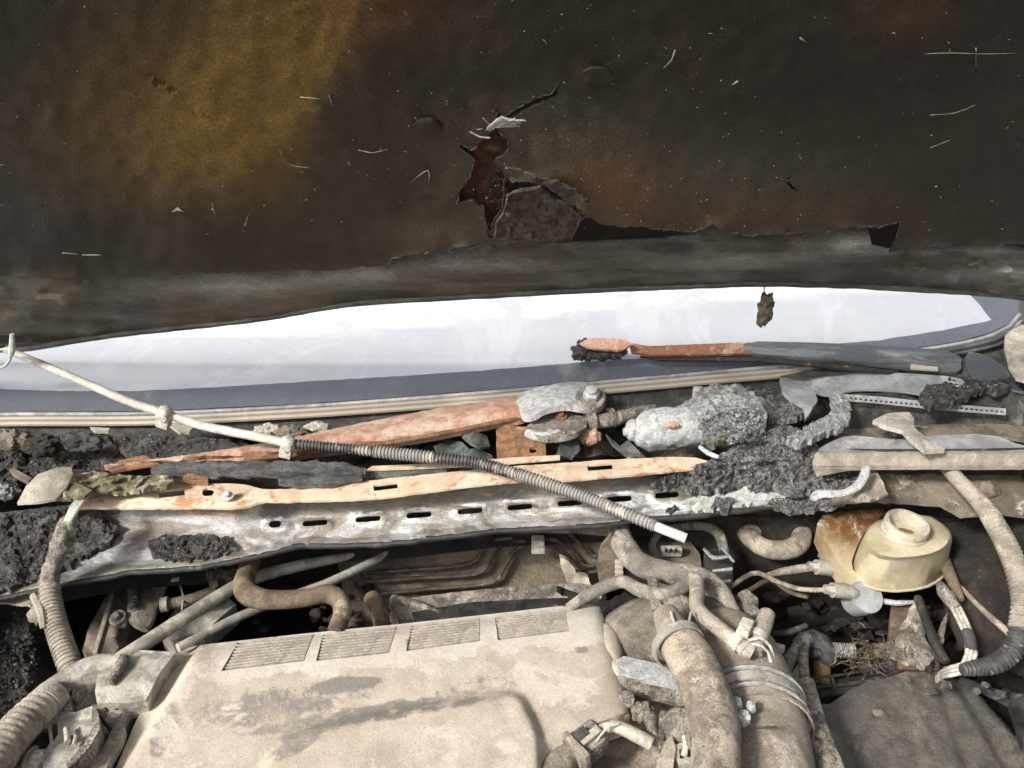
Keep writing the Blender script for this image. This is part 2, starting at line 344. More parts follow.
def bolt(px, py, z, rpx, m, parent, n=NUP, name='bolt', off=0.0):
    c = P(px, py, z) + n * off; r = rpx * depth(c) / FPX
    a = lathe(c, [(r, 0), (r, r * .25), (r * .85, r * .3), (r * .5, r * .32)], n, 20)
    b = lathe(c, [(r * .55, r * .2), (r * .55, r * .75), (r * .42, r * .9)], n, 6)
    return mk(name, join(a, b), m, parent, ang=30)
def ringband(path_pt, axis, r, w, t=.0015, seg=28):
    prof = [(r, -w / 2), (r + t, -w / 2), (r + t, w / 2), (r, w / 2)]
    q = axis.to_track_quat('Z', 'Y').to_matrix(); V = []; F = []
    for rr, h in prof:
        for k in range(seg): a = 2 * math.pi * k / seg; V.append(q @ Vector((rr * math.cos(a), rr * math.sin(a), h)) + path_pt)
    for i in range(4):
        j = (i + 1) % 4
        for k in range(seg): k2 = (k + 1) % seg; F.append((i * seg + k, i * seg + k2, j * seg + k2, j * seg + k))
    return V, F

def chips(outline, f, n, w0, w1, m, parent, lift=.002, name='ash_chips', label=None):
    """loose angular chips lying on a surface"""
    o = smooth2(outline, 1); xs = [p[0] for p in o]; ys = [p[1] for p in o]; A = []
    while len(A) < n:
        q = np.array([(rnd.uniform(min(xs), max(xs)), rnd.uniform(min(ys), max(ys))) for _ in range(200)])
        A += q[inside(o, q)].tolist()
    V = []; F = []
    for x, y in A[:n]:
        c = f(x, y); r = rnd.uniform(w0, w1) * .5 * depth(c) / FPX; k0 = len(V); c = c + Vector((0, -.3, 1)) * lift * rnd.uniform(-.3, 1)
        ax = Matrix.Rotation(rnd.uniform(0, 6.28), 3, Vector((rnd.gauss(0, 1), rnd.gauss(0, 1), rnd.gauss(0, 1))).normalized())
        for d in ((1, 0, 0), (-.8, .3, 0), (0, 1, .2), (.2, -.9, 0), (0, 0, .55), (.1, 0, -.5)):
            V.append(c + ax @ (Vector(d) * r * rnd.uniform(.6, 1.4)))
        for t in ((0, 2, 4), (2, 1, 4), (1, 3, 4), (3, 0, 4), (2, 0, 5), (1, 2, 5), (3, 1, 5), (0, 3, 5)): F.append(tuple(k0 + i for i in t))
    ob = mk(name, (V, F), m, parent, kind='stuff', ang=10)
    if label: ob['label'] = label; ob['category'] = 'chips'
    return ob

# ------------------------------------------------------------------ the setting
gr = bmesh.new(); 
def grid_plane(x0, x1, y0, y1, z, n=24):
    V = [Vector((lerp(x0, x1, i / n), lerp(y0, y1, j / n), z)) for j in range(n + 1) for i in range(n + 1)]
    return V, [(j * (n + 1) + i, j * (n + 1) + i + 1, (j + 1) * (n + 1) + i + 1, (j + 1) * (n + 1) + i) for j in range(n) for i in range(n)]
mk('ground', grid_plane(-150, 150, -150, 150, 0, 8), 'asphalt', kind='structure')
gr.free()

# body shell of the bay: firewall, scuttle trough, inner wings, floor
shell = thing('car_body', 'dark scorched body shell of the car forming the walls and floor of the engine bay', 'car body', (0, .1, .3))
def wall(name, a, b, c, d, m, nu=40, nv=20, amp=.006, s=14, th=.004):
    V = []; n_ = (b - a).cross(d - a).normalized()
    for j in range(nv + 1):
        for i in range(nu + 1):
            p = a.lerp(b, i / nu).lerp(d.lerp(c, i / nu), j / nv); V.append(p + n_ * amp * (noise.noise(p * s) + .5 * noise.noise(p * s * 2.2)))
    F = [(j * (nu + 1) + i, j * (nu + 1) + i + 1, (j + 1) * (nu + 1) + i + 1, (j + 1) * (nu + 1) + i) for j in range(nv) for i in range(nu)]
    n0 = len(V); V2 = V + [p - n_ * th for p in V]; F2 = F + [tuple(i + n0 for i in f[::-1]) for f in F]
    rim = [i for i in range(nu + 1)] + [(j) * (nu + 1) + nu for j in range(1, nv + 1)] + [nv * (nu + 1) + i for i in range(nu - 1, -1, -1)] + [j * (nu + 1) for j in range(nv - 1, 0, -1)]
    for a_, b_ in zip(rim, rim[1:] + rim[:1]): F2.append((b_, a_, a_ + n0, b_ + n0))
    return mk(name, (V2, F2), m, shell, ang=60)
v3 = lambda x, y, z: Vector((x, y, z))
wall('firewall', v3(-.78, .115, .35), v3(.78, .115, .35), v3(.78, .105, .93), v3(-.78, .105, .93), 'dark brown bay', 60, 24)
wall('trough_floor', v3(-.8, .10, .86), v3(.8, .10, .86), v3(.8, .32, .845), v3(-.8, .32, .845), 'black bay', 70, 14, .012, 22)
wall('trough_wall', v3(-.8, .275, .84), v3(.8, .275, .84), v3(.8, .262, .945), v3(-.8, .262, .945), 'mud cowl', 60, 6, .006, 20)
wall('bay_floor', v3(-.8, -1.0, .42), v3(.8, -1.0, .42), v3(.8, .12, .42), v3(-.8, .12, .42), 'black bay', 50, 30, .02, 9)
wall('inner_wing', v3(.60, -1.0, .40), v3(.60, .14, .40), v3(.66, .14, .93), v3(.66, -1.0, .93), 'dark brown bay', 40, 20)
wall('inner_wing', v3(-.66, -1.0, .93), v3(-.66, .14, .93), v3(-.60, .14, .40), v3(-.60, -1.0, .40), 'sooty gloss', 40, 20)
wall('front_panel', v3(.8, -.98, .30), v3(-.8, -.98, .30), v3(-.8, -.98, .84), v3(.8, -.98, .84), 'black bay', 20, 8)
for sx in (-1, 1):
    V, F = [], []
    prof = [(.66, .93), (.70, .935), (.78, .915), (.84, .86), (.87, .76), (.875, .60)]
    ys_ = [-1.05, -.8, -.5, -.2, .05]
    for y in ys_:
        for x, z in prof: V.append(v3(sx * x, y, z + .01 * (y > 0)))
    n = len(prof)
    for j in range(len(ys_) - 1):
        for i in range(n - 1): F.append((j * n + i, j * n + i + 1, (j + 1) * n + i + 1, (j + 1) * n + i))
    mk('fender_skin', (V, F), 'burnt white paint', shell)

# ------------------------------------------------------------------ windscreen
BOT = [(-460, 430), (-100, 416), (0, 412), (150, 411), (300, 404), (400, 397), (500, 389), (600, 380), (700, 371), (800, 362), (880, 353), (950, 343), (990, 333), (1008, 324), (1018, 312), (1020, 300), (1012, 270), (990, 200), (950, 60)]
ws = thing('windscreen', 'dusty white looking windscreen with painted sky reflection and dark border behind the engine bay', 'windscreen', GP)
gl_out = BOT + [(-350, 60), (-430, 200)]
SKY_REFL = [(60, 338), (171, 336), (350, 329), (500, 317), (600, 308), (750, 297), (860, 288)]  # sky reflection above this line is painted in as whiter glass colour
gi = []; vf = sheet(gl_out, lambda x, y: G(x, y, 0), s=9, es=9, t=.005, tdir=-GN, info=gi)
mk('glass', vf, 'dusty sky-painted glass', ws, ang=180, stain_light=[(1 / (1 + ex((y - poly(SKY_REFL, x)) / 1.2)), 0, 0) for x, y in gi])
INN = [(-430, 404), (0, 389), (60, 391), (130, 391), (200, 388), (300, 382), (400, 376), (500, 369), (600, 361), (700, 354), (800, 347), (880, 340), (950, 329), (992, 320), (980, 304), (966, 290), (950, 250), (920, 180), (890, 70)]
mk('dark_border', sheet(BOT[:-1] + [(951, 70)] + INN[::-1] + [(-455, 410)], lambda x, y: G(x, y, .0012), s=22, es=8, t=.001, tdir=-GN, jag=.5), 'frit', ws)
for k, (dy, wd, mm_) in enumerate(((2.5, 4, 'pale grey plastic'), (7, 5, 'tan trim'), (12, 5.5, 'tan trim'))):
    pth = [(x + (dy * .6 if x > 985 else 0), y + dy) for x, y in BOT[:15] if x > -480]
    mk('trim_strip', gtube([p for p in pth if p[0] < 900], lambda x, y: G(x, y, .004 - .003 * k), wd, sides=8, step=.02), mm_, ws)
    mk('trim_strip', gtube([(p[0], p[1], wd * (1 - .35 * k / 2)) for p in pth if p[0] > 870], lambda x, y: G(x, y, .004 - .003 * k), wd, sides=8, step=.02), ('pale grey plastic', 'wiper paint', 'wiper paint')[k], ws, label=None)
mk('rubber_seal', gtube([(x + (4 if x > 985 else 0), y + 9.5) for x, y in BOT[:15] if x > -480], lambda x, y: G(x, y, -.002), 4, sides=8, step=.02), 'black rubber', ws)

mk('scuttle_lip', sheet([(x + (6 if x > 985 else 0), y + 12) for x, y in BOT[:15]] + [(1100, 300), (1100, 420), (900, 420), (600, 420), (300, 436), (-260, 446)], lambda x, y: G(x, y, -.012 + .002 * nz(x, y, .03)), s=14, t=.002, tdir=-GN), 'dark cowl plastic', shell)
# ------------------------------------------------------------------ bonnet
EDGE = [(-260, 400), (-100, 366), (0, 351), (30, 349), (101, 338), (178, 329), (260, 320), (346, 306), (430, 300), (500, 296), (600, 291), (700, 287), (765, 285), (850, 287), (940, 292), (975, 294), (1024, 299), (1120, 318), (1230, 350)]
LIN = [(-150, 292), (0, 276), (60, 277), (100, 280), (150, 277), (200, 273), (260, 272), (300, 270), (330, 271), (360, 267), (388, 264), (392, 258), (430, 252), (470, 246), (486, 242), (496, 248), (520, 241), (545, 241), (572, 237), (577, 226), (583, 219), (590, 217), (600, 224), (622, 227), (640, 226), (655, 229), (672, 230), (690, 233), (712, 224), (722, 230), (745, 235), (780, 234), (800, 232), (822, 233), (850, 227), (878, 226), (900, 222), (896, 238), (889, 252), (930, 247), (1024, 244), (1200, 246)]
def hood_prof(x, y):
    e = poly(EDGE, x); l = poly(LIN, x); v = (y - l) / (e - l) if e > l else 0
    o = 0.0
    if v > -.3: o = .010 * math.sin(min(max(v, 0), 1) * math.pi) - .004 + .004 * ex(-((v - .92) / .08) ** 2)
    if x > 860: o += .0035 * min(1, (x - 860) / 90) * math.sin((y + (x - 860) * .10) * .62)
    if x < 160: o += .003 * min(1, (160 - x) / 90) * math.sin((y - x * .12) * .28)
    return o + .0035 * fb(x, y * 2.2, .012, 3.0) + .0012 * fb(x, y * 3, .05, 8)
def lin_prof(x, y):
    e = poly(LIN, x); b = .010 + .006 * fb(x, y, .006, 1.0) + .0016 * fb(x, y, .05, 2)
    b += .008 * ex(-((x - 540) / 70) ** 2 - ((y - 200) / 40) ** 2) + .006 * ex(-((e - y) / 10) ** 2) * (nz(x, y, .03, 4) + .2)
    b -= .006 * ex(-(((x - 165) * .56 - (y - 84)) / 3.5) ** 2 - ((x - 165) / 22) ** 2)
    for cx, cy in ((597, 78), (430, 125), (430, 200)):
        d = math.hypot((x - cx) / 18, (y - cy) / 10); b += .0022 * ex(-((d - 1) / .22) ** 2)
    return b
RUSTH = [(496, 128), (508, 140), (509, 150), (495, 162), (500, 168), (506, 176), (504, 184), (503, 200), (500, 212), (491, 226), (493, 238), (488, 238), (486, 222), (484, 208), (472, 200), (458, 203), (461, 190), (470, 178), (474, 165), (475, 160), (466, 153), (457, 143), (472, 150), (480, 143), (490, 133)]
CR1 = [(505, 178), (514, 181), (541, 183), (558, 195), (578, 204), (586, 217), (580, 219), (572, 208), (556, 200), (541, 188), (522, 190), (510, 195), (503, 208)]
CR2 = [(496, 104), (499, 113), (502, 116), (512, 112), (535, 99), (553, 94), (557, 82), (558, 95), (539, 104), (517, 115), (503, 120), (497, 116)]
CR3 = [(787, 177), (794, 176), (788, 181), (796, 189), (800, 191), (794, 191), (785, 182)]
CR4 = [(143, 67), (165, 80), (186, 97), (183, 97), (162, 83)]
GAP = [(533, 244), (572, 240), (578, 227), (586, 215), (600, 222), (640, 223), (690, 228), (696, 233), (660, 239), (600, 242)]
SLT = [(-14, 338), (6, 335), (24, 337), (32, 341), (20, 344), (-4, 345), (-16, 343)]
RCS = [(868, 228), (905, 220), (900, 240), (890, 250), (872, 246)]
hood = thing('bonnet', 'raised bonnet seen from below with scorched torn brown lining', 'bonnet', H(512, 290))
def hstain(info, kind):
    out = []
    for x, y in info:
        if kind == 'lin':
            a = ex(-((x - 215) / 130) ** 2 - ((y - 120 - 0) / 95) ** 2) * 1.0 + .85 * ex(-((x - 290) / 75) ** 2 - ((y - 30) / 70) ** 2)
            a *= 1 - .92 / (1 + ex(-(x - 318 + (.2 * (y - 100) if y > 100 else 0) - (95 - min(y, 95)) * .9) / 6)); a *= 1 / (1 + ex((y - 205 + 12 * fb(x, y, .02, 1)) / 14))
            g = .7 * ex(-((x - 560) / 110) ** 2 - ((y - 160) / 55) ** 2) + .55 * ex(-((x - 720) / 150) ** 2 - ((y - 190) / 45) ** 2) + .5 * ex(-((x - 430) / 60) ** 2 - ((y - 235) / 16) ** 2) + .05
            g += .7 * ex(-((poly(LIN, x) - y) / 4) ** 2) * max(0, .5 + fb(x, y, .04, 3))
            b = .75 * ex(-((x - 608) / 45) ** 2 - ((y - 185) / 26) ** 2) + .5 * ex(-((x - 370) / 70) ** 2 - ((y - 10) / 30) ** 2) + .35 * ex(-((x - 915) / 40) ** 2 - ((y - 12) / 22) ** 2) + .3 * ex(-((x - 700) / 160) ** 2 - ((y - 215) / 20) ** 2)
        else:
            a = .8 * (x < 330) * max(0, .5 + fb(x, y * 3, .012, 2)) ; b = .5 * max(0, fb(x, y * 2, .02, 9))
            g = sum(h_ * ex(-((x - cx) / sx_) ** 2 - ((y - cy) / sy_) ** 2) for cx, cy, sx_, sy_, h_ in ((230, 286, 60, 9, .9), (350, 275, 50, 9, .7), (450, 265, 60, 8, .4), (735, 262, 60, 7, .8), (850, 245, 30, 9, 1.0), (960, 252, 60, 4, .9), (1000, 275, 60, 6, .8)))
            g += .35 * max(0, fb(x, y * 5, .02, 5))
        out.append((min(1, max(0, a)), min(1, max(0, g)), min(1, max(0, b))))
    return out
inf = []
top_y = -330
vf = sheet(EDGE + [(1230, top_y), (-260, top_y)], lambda x, y: H(x, y, hood_prof(x, y)), holes=[GAP, SLT, CR2, [(500, 176), (514, 179), (545, 181), (575, 200), (590, 214), (583, 214), (560, 205), (541, 192), (512, 198)], RCS], s=7, t=.002, tdir=-HN, info=inf)
mk('inner_frame', vf, 'bonnet metal', hood, ang=60, stain_light=hstain(inf, 'metal'))
inf = []
vf = sheet(LIN + [(1200, top_y), (-150, top_y)], lambda x, y: H(x, y, lin_prof(x, y)), holes=[RUSTH, CR1, CR2, CR3], s=6, es=4, t=.0025, tdir=-HN, jag=1.6, hjag=1.5, info=inf)
mk('lining', vf, 'bonnet lining', hood, ang=50, stain_light=hstain(inf, 'lin'))
mk('bare_rust_patch', sheet([(x + (x - 484) * .25, y + (y - 180) * .12) for x, y in RUSTH[:10] + RUSTH[13:]], lambda x, y: H(x, y, .004 + .002 * fb(x, y, .1, 3)), s=5, t=.002, tdir=-HN), 'red rust', hood)
mk('lining_flake', sheet([(507, 196), (520, 191), (540, 188), (553, 198), (570, 207), (582, 218), (575, 232), (560, 238), (540, 240), (515, 240), (495, 237), (497, 222), (504, 212)], lambda x, y: H(x, y, .022 + .004 * fb(x, y, .07, 3) + .002 * fb(x, y, .3, 5)), s=3, es=3, t=.003, tdir=-HN, jag=2.2), 'lining crust', hood)
mk('lining_flake', sheet([(503, 172), (512, 168), (535, 176), (560, 183), (575, 190), (590, 205), (583, 213), (566, 202), (548, 188), (530, 182), (510, 181)], lambda x, y: H(x, y, .0255 + .002 * fb(x, y, .1, 9)), s=3, es=3, t=.002, tdir=-HN, jag=2.5), 'lining crust', hood)
def ragged(pts, off, wd, sd, closed=True):
    A = []; d = dens(pts, 3.0, 1.6, 7.7 if closed else 1.3, closed)
    k = 0
    while k < len(d) - 3:
        L = rnd.randint(3, 9)
        if rnd.random() < .72: A.append(gtube([(x + rnd.uniform(-.8, .8), y + rnd.uniform(-.8, .8), wd * rnd.uniform(.4, 1.4)) for x, y in d[k:k + L]] or d[:2], lambda x, y: H(x, y, off + .002 * nz(x, y, .2, sd)), wd, sides=5, step=.003, rough=.3, rs=200) if len(d[k:k + L]) > 1 else ([], []))
        k += L
    return join(*A)
mk('torn_rim', ragged(RUSTH, .0135, 1.8, 2), 'lining crust', hood, kind='stuff')
mk('torn_rim', ragged([p for p in LIN if 340 < p[0] < 905], .012, 1.7, 3, False), 'lining crust', hood, kind='stuff')
mk('torn_rim', ragged([(495, 237), (497, 222), (504, 212), (507, 196), (520, 191), (540, 188), (553, 198), (570, 207), (582, 218), (575, 232), (560, 238)], .026, 2.2, 4, False), 'lining crust', hood, kind='stuff')
mk('torn_rim', ragged(CR2, .012, 1.2, 5), 'lining crust', hood, kind='stuff')
chips(RUSTH[3:14], lambda x, y: H(x, y, .0075), 90, 1.5, 5, 'lining crust', hood, .001, 'rust_flakes')
mk('fibre_tuft', join(*[gtube([(488 + rnd.uniform(-2, 4), 128 + rnd.uniform(-3, 3), 1), (500 + rnd.uniform(-4, 6), 122 + rnd.uniform(-5, 5), 3), (518 + rnd.uniform(-4, 8), 123 + rnd.uniform(-5, 4), 1)], lambda x, y: H(x, y, .03), 2, sides=5, step=.01) for _ in range(14)],
    gtube([(470, 132), (480, 137), (490, 138)], lambda x, y: H(x, y, .026), 1.6, sides=5), gtube([(483, 118), (489, 124), (494, 130)], lambda x, y: H(x, y, .026), 1.4, sides=5)), 'pale ash', hood)
for cx, cy, rx, ry in ((597, 78, 17, 10), (427, 128, 15, 9)):
    mk('plug', sheet(smooth2([(cx + rx * math.cos(a * math.pi / 4), cy + ry * math.sin(a * math.pi / 4)) for a in range(8)]), lambda x, y: H(x, y, .013 + .003 * (1 - min(1, math.hypot((x - cx) / rx, (y - cy) / ry)) ** 2) + lin_prof(x, y) - .010), s=4, t=.003, tdir=-HN), 'bonnet lining', hood, stain_light=None)
mk('skin_underside', sheet([(x, y - 3) for x, y in EDGE] + [(1230, top_y), (-260, top_y)], lambda x, y: H(x, y, -.030 - .01 * math.cos((x - 480) / 500)), s=40, es=20, t=.001, tdir=-HN), 'black bay', hood, ang=180)
mk('outer_skin', sheet([(x, y - 3) for x, y in EDGE] + [(1230, top_y), (-260, top_y)], lambda x, y: H(x, y, -.035 - .01 * math.cos((x - 480) / 500)), s=40, es=20, t=.0015, tdir=-HN), 'burnt white paint', hood, ang=180)
mk('rear_hem', gtube([(x, y - 1.5) for x, y in EDGE], lambda x, y: H(x, y, .001 + .0015 * nz(x, 0, .03, 2)), 7, sides=10, step=.008, rough=.18, rs=40), 'bonnet metal', hood)
# flakes of ash and scratches clinging to the lining: too many to count
fl = []
for k in range(300):
    x = rnd.uniform(-20, 1040); y = rnd.uniform(0, 1) ** .8 * 236
    if rnd.random() < .35: x = rnd.gauss(560, 120)
    L = rnd.uniform(.6, 3.2) if k > 12 else rnd.uniform(4, 9); an = rnd.uniform(0, 6.28); cur = rnd.uniform(-.8, .8)
    pts = []
    for j in range(4):
        t = j / 3 - .5; pts.append((x + L * t * math.cos(an + cur * t), y + L * t * math.sin(an + cur * t) * .8, (.5, 1.2, 1.3, .4)[j] * rnd.uniform(.5, 1.1)))
    fl.append(gtube(pts, lambda x, y: H(x, y, lin_prof(x, y) + .0012), 1, sides=4, step=.01))
for pts in ([(924, 54, .5), (950, 53, .9), (985, 54, .7), (1018, 53, .4)], [(976, 48, .8), (976, 66, 1)], [(664, 68, 1.6), (672, 60, 2.6), (675, 50, 1.2)], [(732, 85, 1), (738, 81, 2.6)], [(800, 38, 2), (806, 42, 2.6)], [(172, 212, 1), (178, 209, 4), (184, 212, 1)], [(212, 203, 1), (215, 214, 1.4)], [(245, 226, 1.2), (248, 216, .8)],
            [(300, 97, .8), (320, 99, 1.4)], [(329, 95, .8), (333, 107, 1.6)], [(358, 150, .6), (372, 153, 1.2), (388, 149, .8)], [(410, 183, .8), (428, 170, 1.6), (429, 182, .8)], [(62, 253, 1), (78, 254, 1.3)], [(82, 255, 1), (102, 255, 1.3)], [(930, 115, .8), (955, 113, 1), (975, 105, .8)], [(930, 148, .8), (950, 140, 1)], [(280, 150, .8), (288, 164, 1.2), (310, 168, .8)]):
    fl.append(gtube(pts, lambda x, y: H(x, y, lin_prof(x, y) + .0014), 1, sides=5, step=.006))
mk('ash_flecks', join(*fl), 'flecks', hood, kind='stuff', ang=180)

# drip of burnt plastic hanging from the bonnet edge
t_ = thing('hanging_char', 'small crusty burnt lump hanging on a thread from the bonnet edge before the windscreen', 'charred lump', Q(765, 327, .1))
mk('thread', gtube([(765, 284), (764, 290), (766, 297)], lambda x, y: Q(x, y, .1), 1.2, sides=5), 'black rubber', t_)
c = Q(765, 310, .1); s_ = depth(c) / FPX
mk('lump', lump(c, (7.5 * s_, 7 * s_, 18 * s_), .35, 90, 4, 3.0, Matrix.Rotation(.08, 3, 'Y')), 'lining crust', t_)

# ------------------------------------------------------------------ slotted crossmember
BT = [(-200, 530), (-60, 518), (0, 512), (60, 506), (90, 503), (180, 500), (235, 506), (262, 501), (300, 497), (360, 497), (430, 489), (520, 480), (600, 477), (700, 466), (760, 461), (840, 457)]
BB = [(-200, 640), (-60, 612), (0, 600), (60, 587), (130, 574), (200, 569), (260, 557), (300, 547), (340, 547), (380, 546), (440, 539), (500, 532), (560, 529), (600, 527), (640, 521), (700, 517), (760, 509), (840, 503)]
SLOTS = [(315, 523, 12.5, 2.8), (368, 519, 12.5, 2.8), (419, 515, 12.5, 2.8), (470, 511, 12.5, 2.8), (520, 507, 12.5, 2.8), (570, 503, 12.5, 2.8), (619, 499, 13, 3), (667, 495, 12, 3), (708, 491, 9, 3), (748, 487, 6, 3), (275, 524, 6, 3.6), (115, 512, 5.5, 2.6)]
def bz(x, y):
    a = poly(BT, x); b = poly(BB, x); v = (y - a) / (b - a)
    z = .945 - .030 * min(1, max(0, v) / .38) ** .8 - .018 * max(0, (v - .38) / .62)
    z -= .003 * ex(-((v - .80) / .05) ** 2) - .002 * ex(-((v - .93) / .05) ** 2)
    z += .0012 * fb(x, y, .02, 2)
    for cx, cy, hx, hy in SLOTS[:11]:
        if abs(x - cx) < 30 and abs(y - cy) < 12:
            d = max(0, math.hypot(max(0, abs(x - cx) - hx), (y - cy) * 1.3) - 3.5); z += .0022 * ex(-(d / 2.5) ** 2)
    return z
def slot(cx, cy, hx, hy, tilt=-.08):
    pts = []
    for k in range(16):
        a = 2 * math.pi * k / 16; dx = math.copysign(max(0, hx - hy), math.cos(a)) * (abs(math.cos(a)) > .01) + hy * math.cos(a); pts.append((cx + dx, cy + hy * math.sin(a) + dx * tilt))
    return pts
beam = thing('crossmember', 'long slotted silver crossmember running across the bay below the windscreen', 'crossmember', P(480, 545, .88))
def bstain_shade(info):
    o = []
    for x, y in info:
        a = poly(BT, x); b = poly(BB, x); v = (y - a) / (b - a)
        so = .85 / (1 + ex((v - .36 + .05 * fb(x, y, .02, 3)) / .03)) * (1 / (1 + ex(-(x - 262) / 5))) + .5 * max(0, fb(x, y, .03, 8)) + .7 * ex(-((v - 1.0) / .08) ** 2) + .8 * ex(-((x - 40) / 90) ** 2) * max(0, .4 + fb(x, y, .04, 5))  # upper band: shade of the turned face painted dark; other terms are soot
        g = 0
        for cx, cy, hx, hy in SLOTS[:11]:
            if abs(x - cx) < 34 and abs(y - cy) < 12:
                d = max(0, math.hypot(max(0, abs(x - cx) - hx), (y - cy) * 1.2) - 3.5); g += .9 * ex(-((d - 2.5) / 2.2) ** 2)
        g += .7 / (1 + ex(-(x - 640) / 20)) * (v > .4) + .4 * max(0, fb(x, y * 2, .015, 21)) * (v > .4)
        r_ = .9 * ex(-((x - 215) / 45) ** 2 - ((y - 511) / 7) ** 2) + .7 * ex(-((x - 480) / 25) ** 2 - ((y - 494) / 4) ** 2) + .5 * ex(-((x - 300) / 20) ** 2 - ((y - 543) / 4) ** 2)
        o.append((min(1, max(0, so)), min(1, g), min(1, r_)))
    return o
bi = []
vf = sheet(BT + BB[::-1], zs(bz), holes=[slot(*q) for q in SLOTS], s=4, es=5, t=.0025, tdir=Vector((0, .6, -.8)), jag=1.0, info=bi)
mk('slotted_face', vf, 'beam steel', beam, ang=60, stain_light=bstain_shade(bi))
mk('lower_seal', tube([(x, y - 1 + 1.5 * nz(x, 0, .05, 1), bz(x, y) + .000) for x, y in dens(BB[1:], 14, closed=False)], 6, sides=8, step=.006, rough=.25, rs=70), 'black rubber', beam)
mk('inner_web', sheet([(x, y + 1) for x, y in BT] + [(x, y + 14) for x, y in BB[::-1]], lambda x, y: P(x, y, bz(x, y) - .05), s=20, t=.002), 'black bay', beam)
OR1 = [(60, 508), (92, 499), (130, 491), (185, 484), (235, 483), (252, 486), (266, 490), (320, 487), (380, 479), (440, 473), (500, 467), (560, 463), (620, 459), (690, 456), (712, 462), (706, 467), (640, 474), (600, 477), (560, 481), (520, 480), (460, 487), (400, 495), (375, 498), (330, 500), (280, 501), (262, 501), (245, 508), (200, 507), (150, 508), (100, 507)]
def oz(x, y): return .953 + .004 * math.sin((x) / 60.0) * .4 + .0015 * fb(x, y, .04, 6) - .0006 * max(0, y - poly(BT, x))
mk('flange_strip', sheet(smooth2(OR1, 1), zs(oz), holes=[[(158, 491), (184, 488), (185, 495), (159, 498)], slot(208, 492, 6, 4), [(373, 485), (397, 482), (398, 488), (374, 491)], [(587, 465), (612, 463), (613, 469), (588, 471)]], s=6, es=5, t=.003, jag=.6), 'peach rust', beam, label='flat peach coloured rusted strip')

bolt(228, 496, .9575, 6, 'bright alloy', beam)
mk('bent_tab', join(sheet([(181, 484), (183, 476), (188, 473), (204, 473), (208, 477), (208, 484)], zs(lambda x, y: .955 + (484 - y) * .0012), holes=[[(190, 477), (203, 477), (203, 479.5), (190, 479.5)]], s=5, t=.003)), 'brown rust', beam)
mk('edge_strip', sheet([(366, 470), (372, 466), (440, 463), (520, 457), (560, 455), (560, 459), (500, 464), (440, 467)], zs(.957, .001), s=6, t=.002), 'peach rust', beam)

# crust burnt on to the crossmember
def rdg(x, y, s_, sd): return 1 - abs(noise.noise(Vector((x * s_, y * s_, sd)))) * 2.4
def crust(name, outline, z, m, label, amp=.007, s=3.4, cat='burnt crust', f=None, sc_=.08, parent=None, th=.01, seed=0.0, fine=.35, jag=3, nchip=None):
    zf = z if callable(z) else (lambda x, y: z)
    s = min(s, 2.4)
    def fn(x, y):
        wx = x + 5 * nz(x, y, .12, seed + 30); wy = y + 5 * nz(x, y, .12, seed + 40)
        h_ = .75 * fb(wx, wy, sc_ * .6, seed, 2) + .30 * rdg(wx, wy, sc_ * 1.6, seed + 3) + fine * .38 * rdg(wx, wy, sc_ * 4.0, seed + 5) + fine * .5 * nz(x, y, .9, seed)
        return P(x, y, zf(x, y) + amp * .8 * h_)
    ob = mk(name, sheet(outline, fn, s=s, es=s, t=th, jag=jag), m, parent, label if not parent else None, cat if not parent else None, ang=28)
    xs = [p[0] for p in outline]; ys = [p[1] for p in outline]; ar = (max(xs) - min(xs)) * (max(ys) - min(ys))
    n = nchip if nchip is not None else int(min(1400, ar * .16))
    if n > 20 and m != 'pale ash':
        chips(outline, fn, n // 4, 1.2, 2.8, m, ob, .002, 'char_chips'); chips(outline, fn, n // 14, 4, 8, m, ob, .001, 'char_chips'); chips(outline, fn, n // (3 if m == 'grey char' else 12), 1, 2.6, 'pale char', ob, .004, 'ash_chips')
    return ob
crust('burnt_crust', [(-60, 525), (0, 512), (60, 510), (88, 505), (104, 512), (118, 528), (108, 545), (90, 552), (70, 562), (40, 578), (0, 590), (-60, 600)], lambda x, y: bz(x, y) + .004, 'char', 'thick grey black crust on the left end of the crossmember', .0055, seed=1)
crust('burnt_crust', [(148, 541), (160, 536), (200, 534), (228, 538), (236, 546), (225, 554), (190, 561), (160, 559), (150, 552)], lambda x, y: bz(x, y) + .002, 'char', 'small dark crust patch on the crossmember left of the round hole', .006, seed=2)
crust('burnt_crust', [(650, 482), (690, 468), (720, 455), (748, 440), (780, 425), (800, 428), (812, 440), (820, 450), (816, 462), (835, 468), (862, 470), (855, 485), (830, 488), (815, 490), (790, 490), (775, 482), (758, 486), (745, 479), (720, 488), (690, 487), (665, 486)], lambda x, y: max(bz(x, y), .945 - .045 * min(1, max(0, (y - 455) / 50))) + .006, 'grey char', 'large grey melted crust where the crossmember meets the right cowl', .013, s=2.8, sc_=.06, seed=3, fine=.5)
crust('burnt_crust', [(765, 500), (800, 495), (840, 490), (850, 497), (830, 505), (790, 508)], lambda x, y: bz(x, y) + .003, 'grey char', 'thin crust on the right lower edge of the crossmember', .005, seed=4)
crust('white_residue', [(700, 497), (722, 494), (740, 490), (752, 482), (775, 478), (800, 482), (822, 486), (826, 492), (800, 498), (778, 497), (768, 502), (740, 505), (716, 509), (690, 511), (694, 504)], lambda x, y: bz(x, y) + .003, 'pale ash', 'bright white powdery residue on the right part of the crossmember', .003, seed=5, cat='residue', th=.004)
crust('burnt_crust', [(715, 498), (728, 497), (735, 503), (728, 509), (712, 507)], lambda x, y: bz(x, y) + .006, 'grey char', 'tiny dark scab amid the white residue on the crossmember', .005, seed=6)
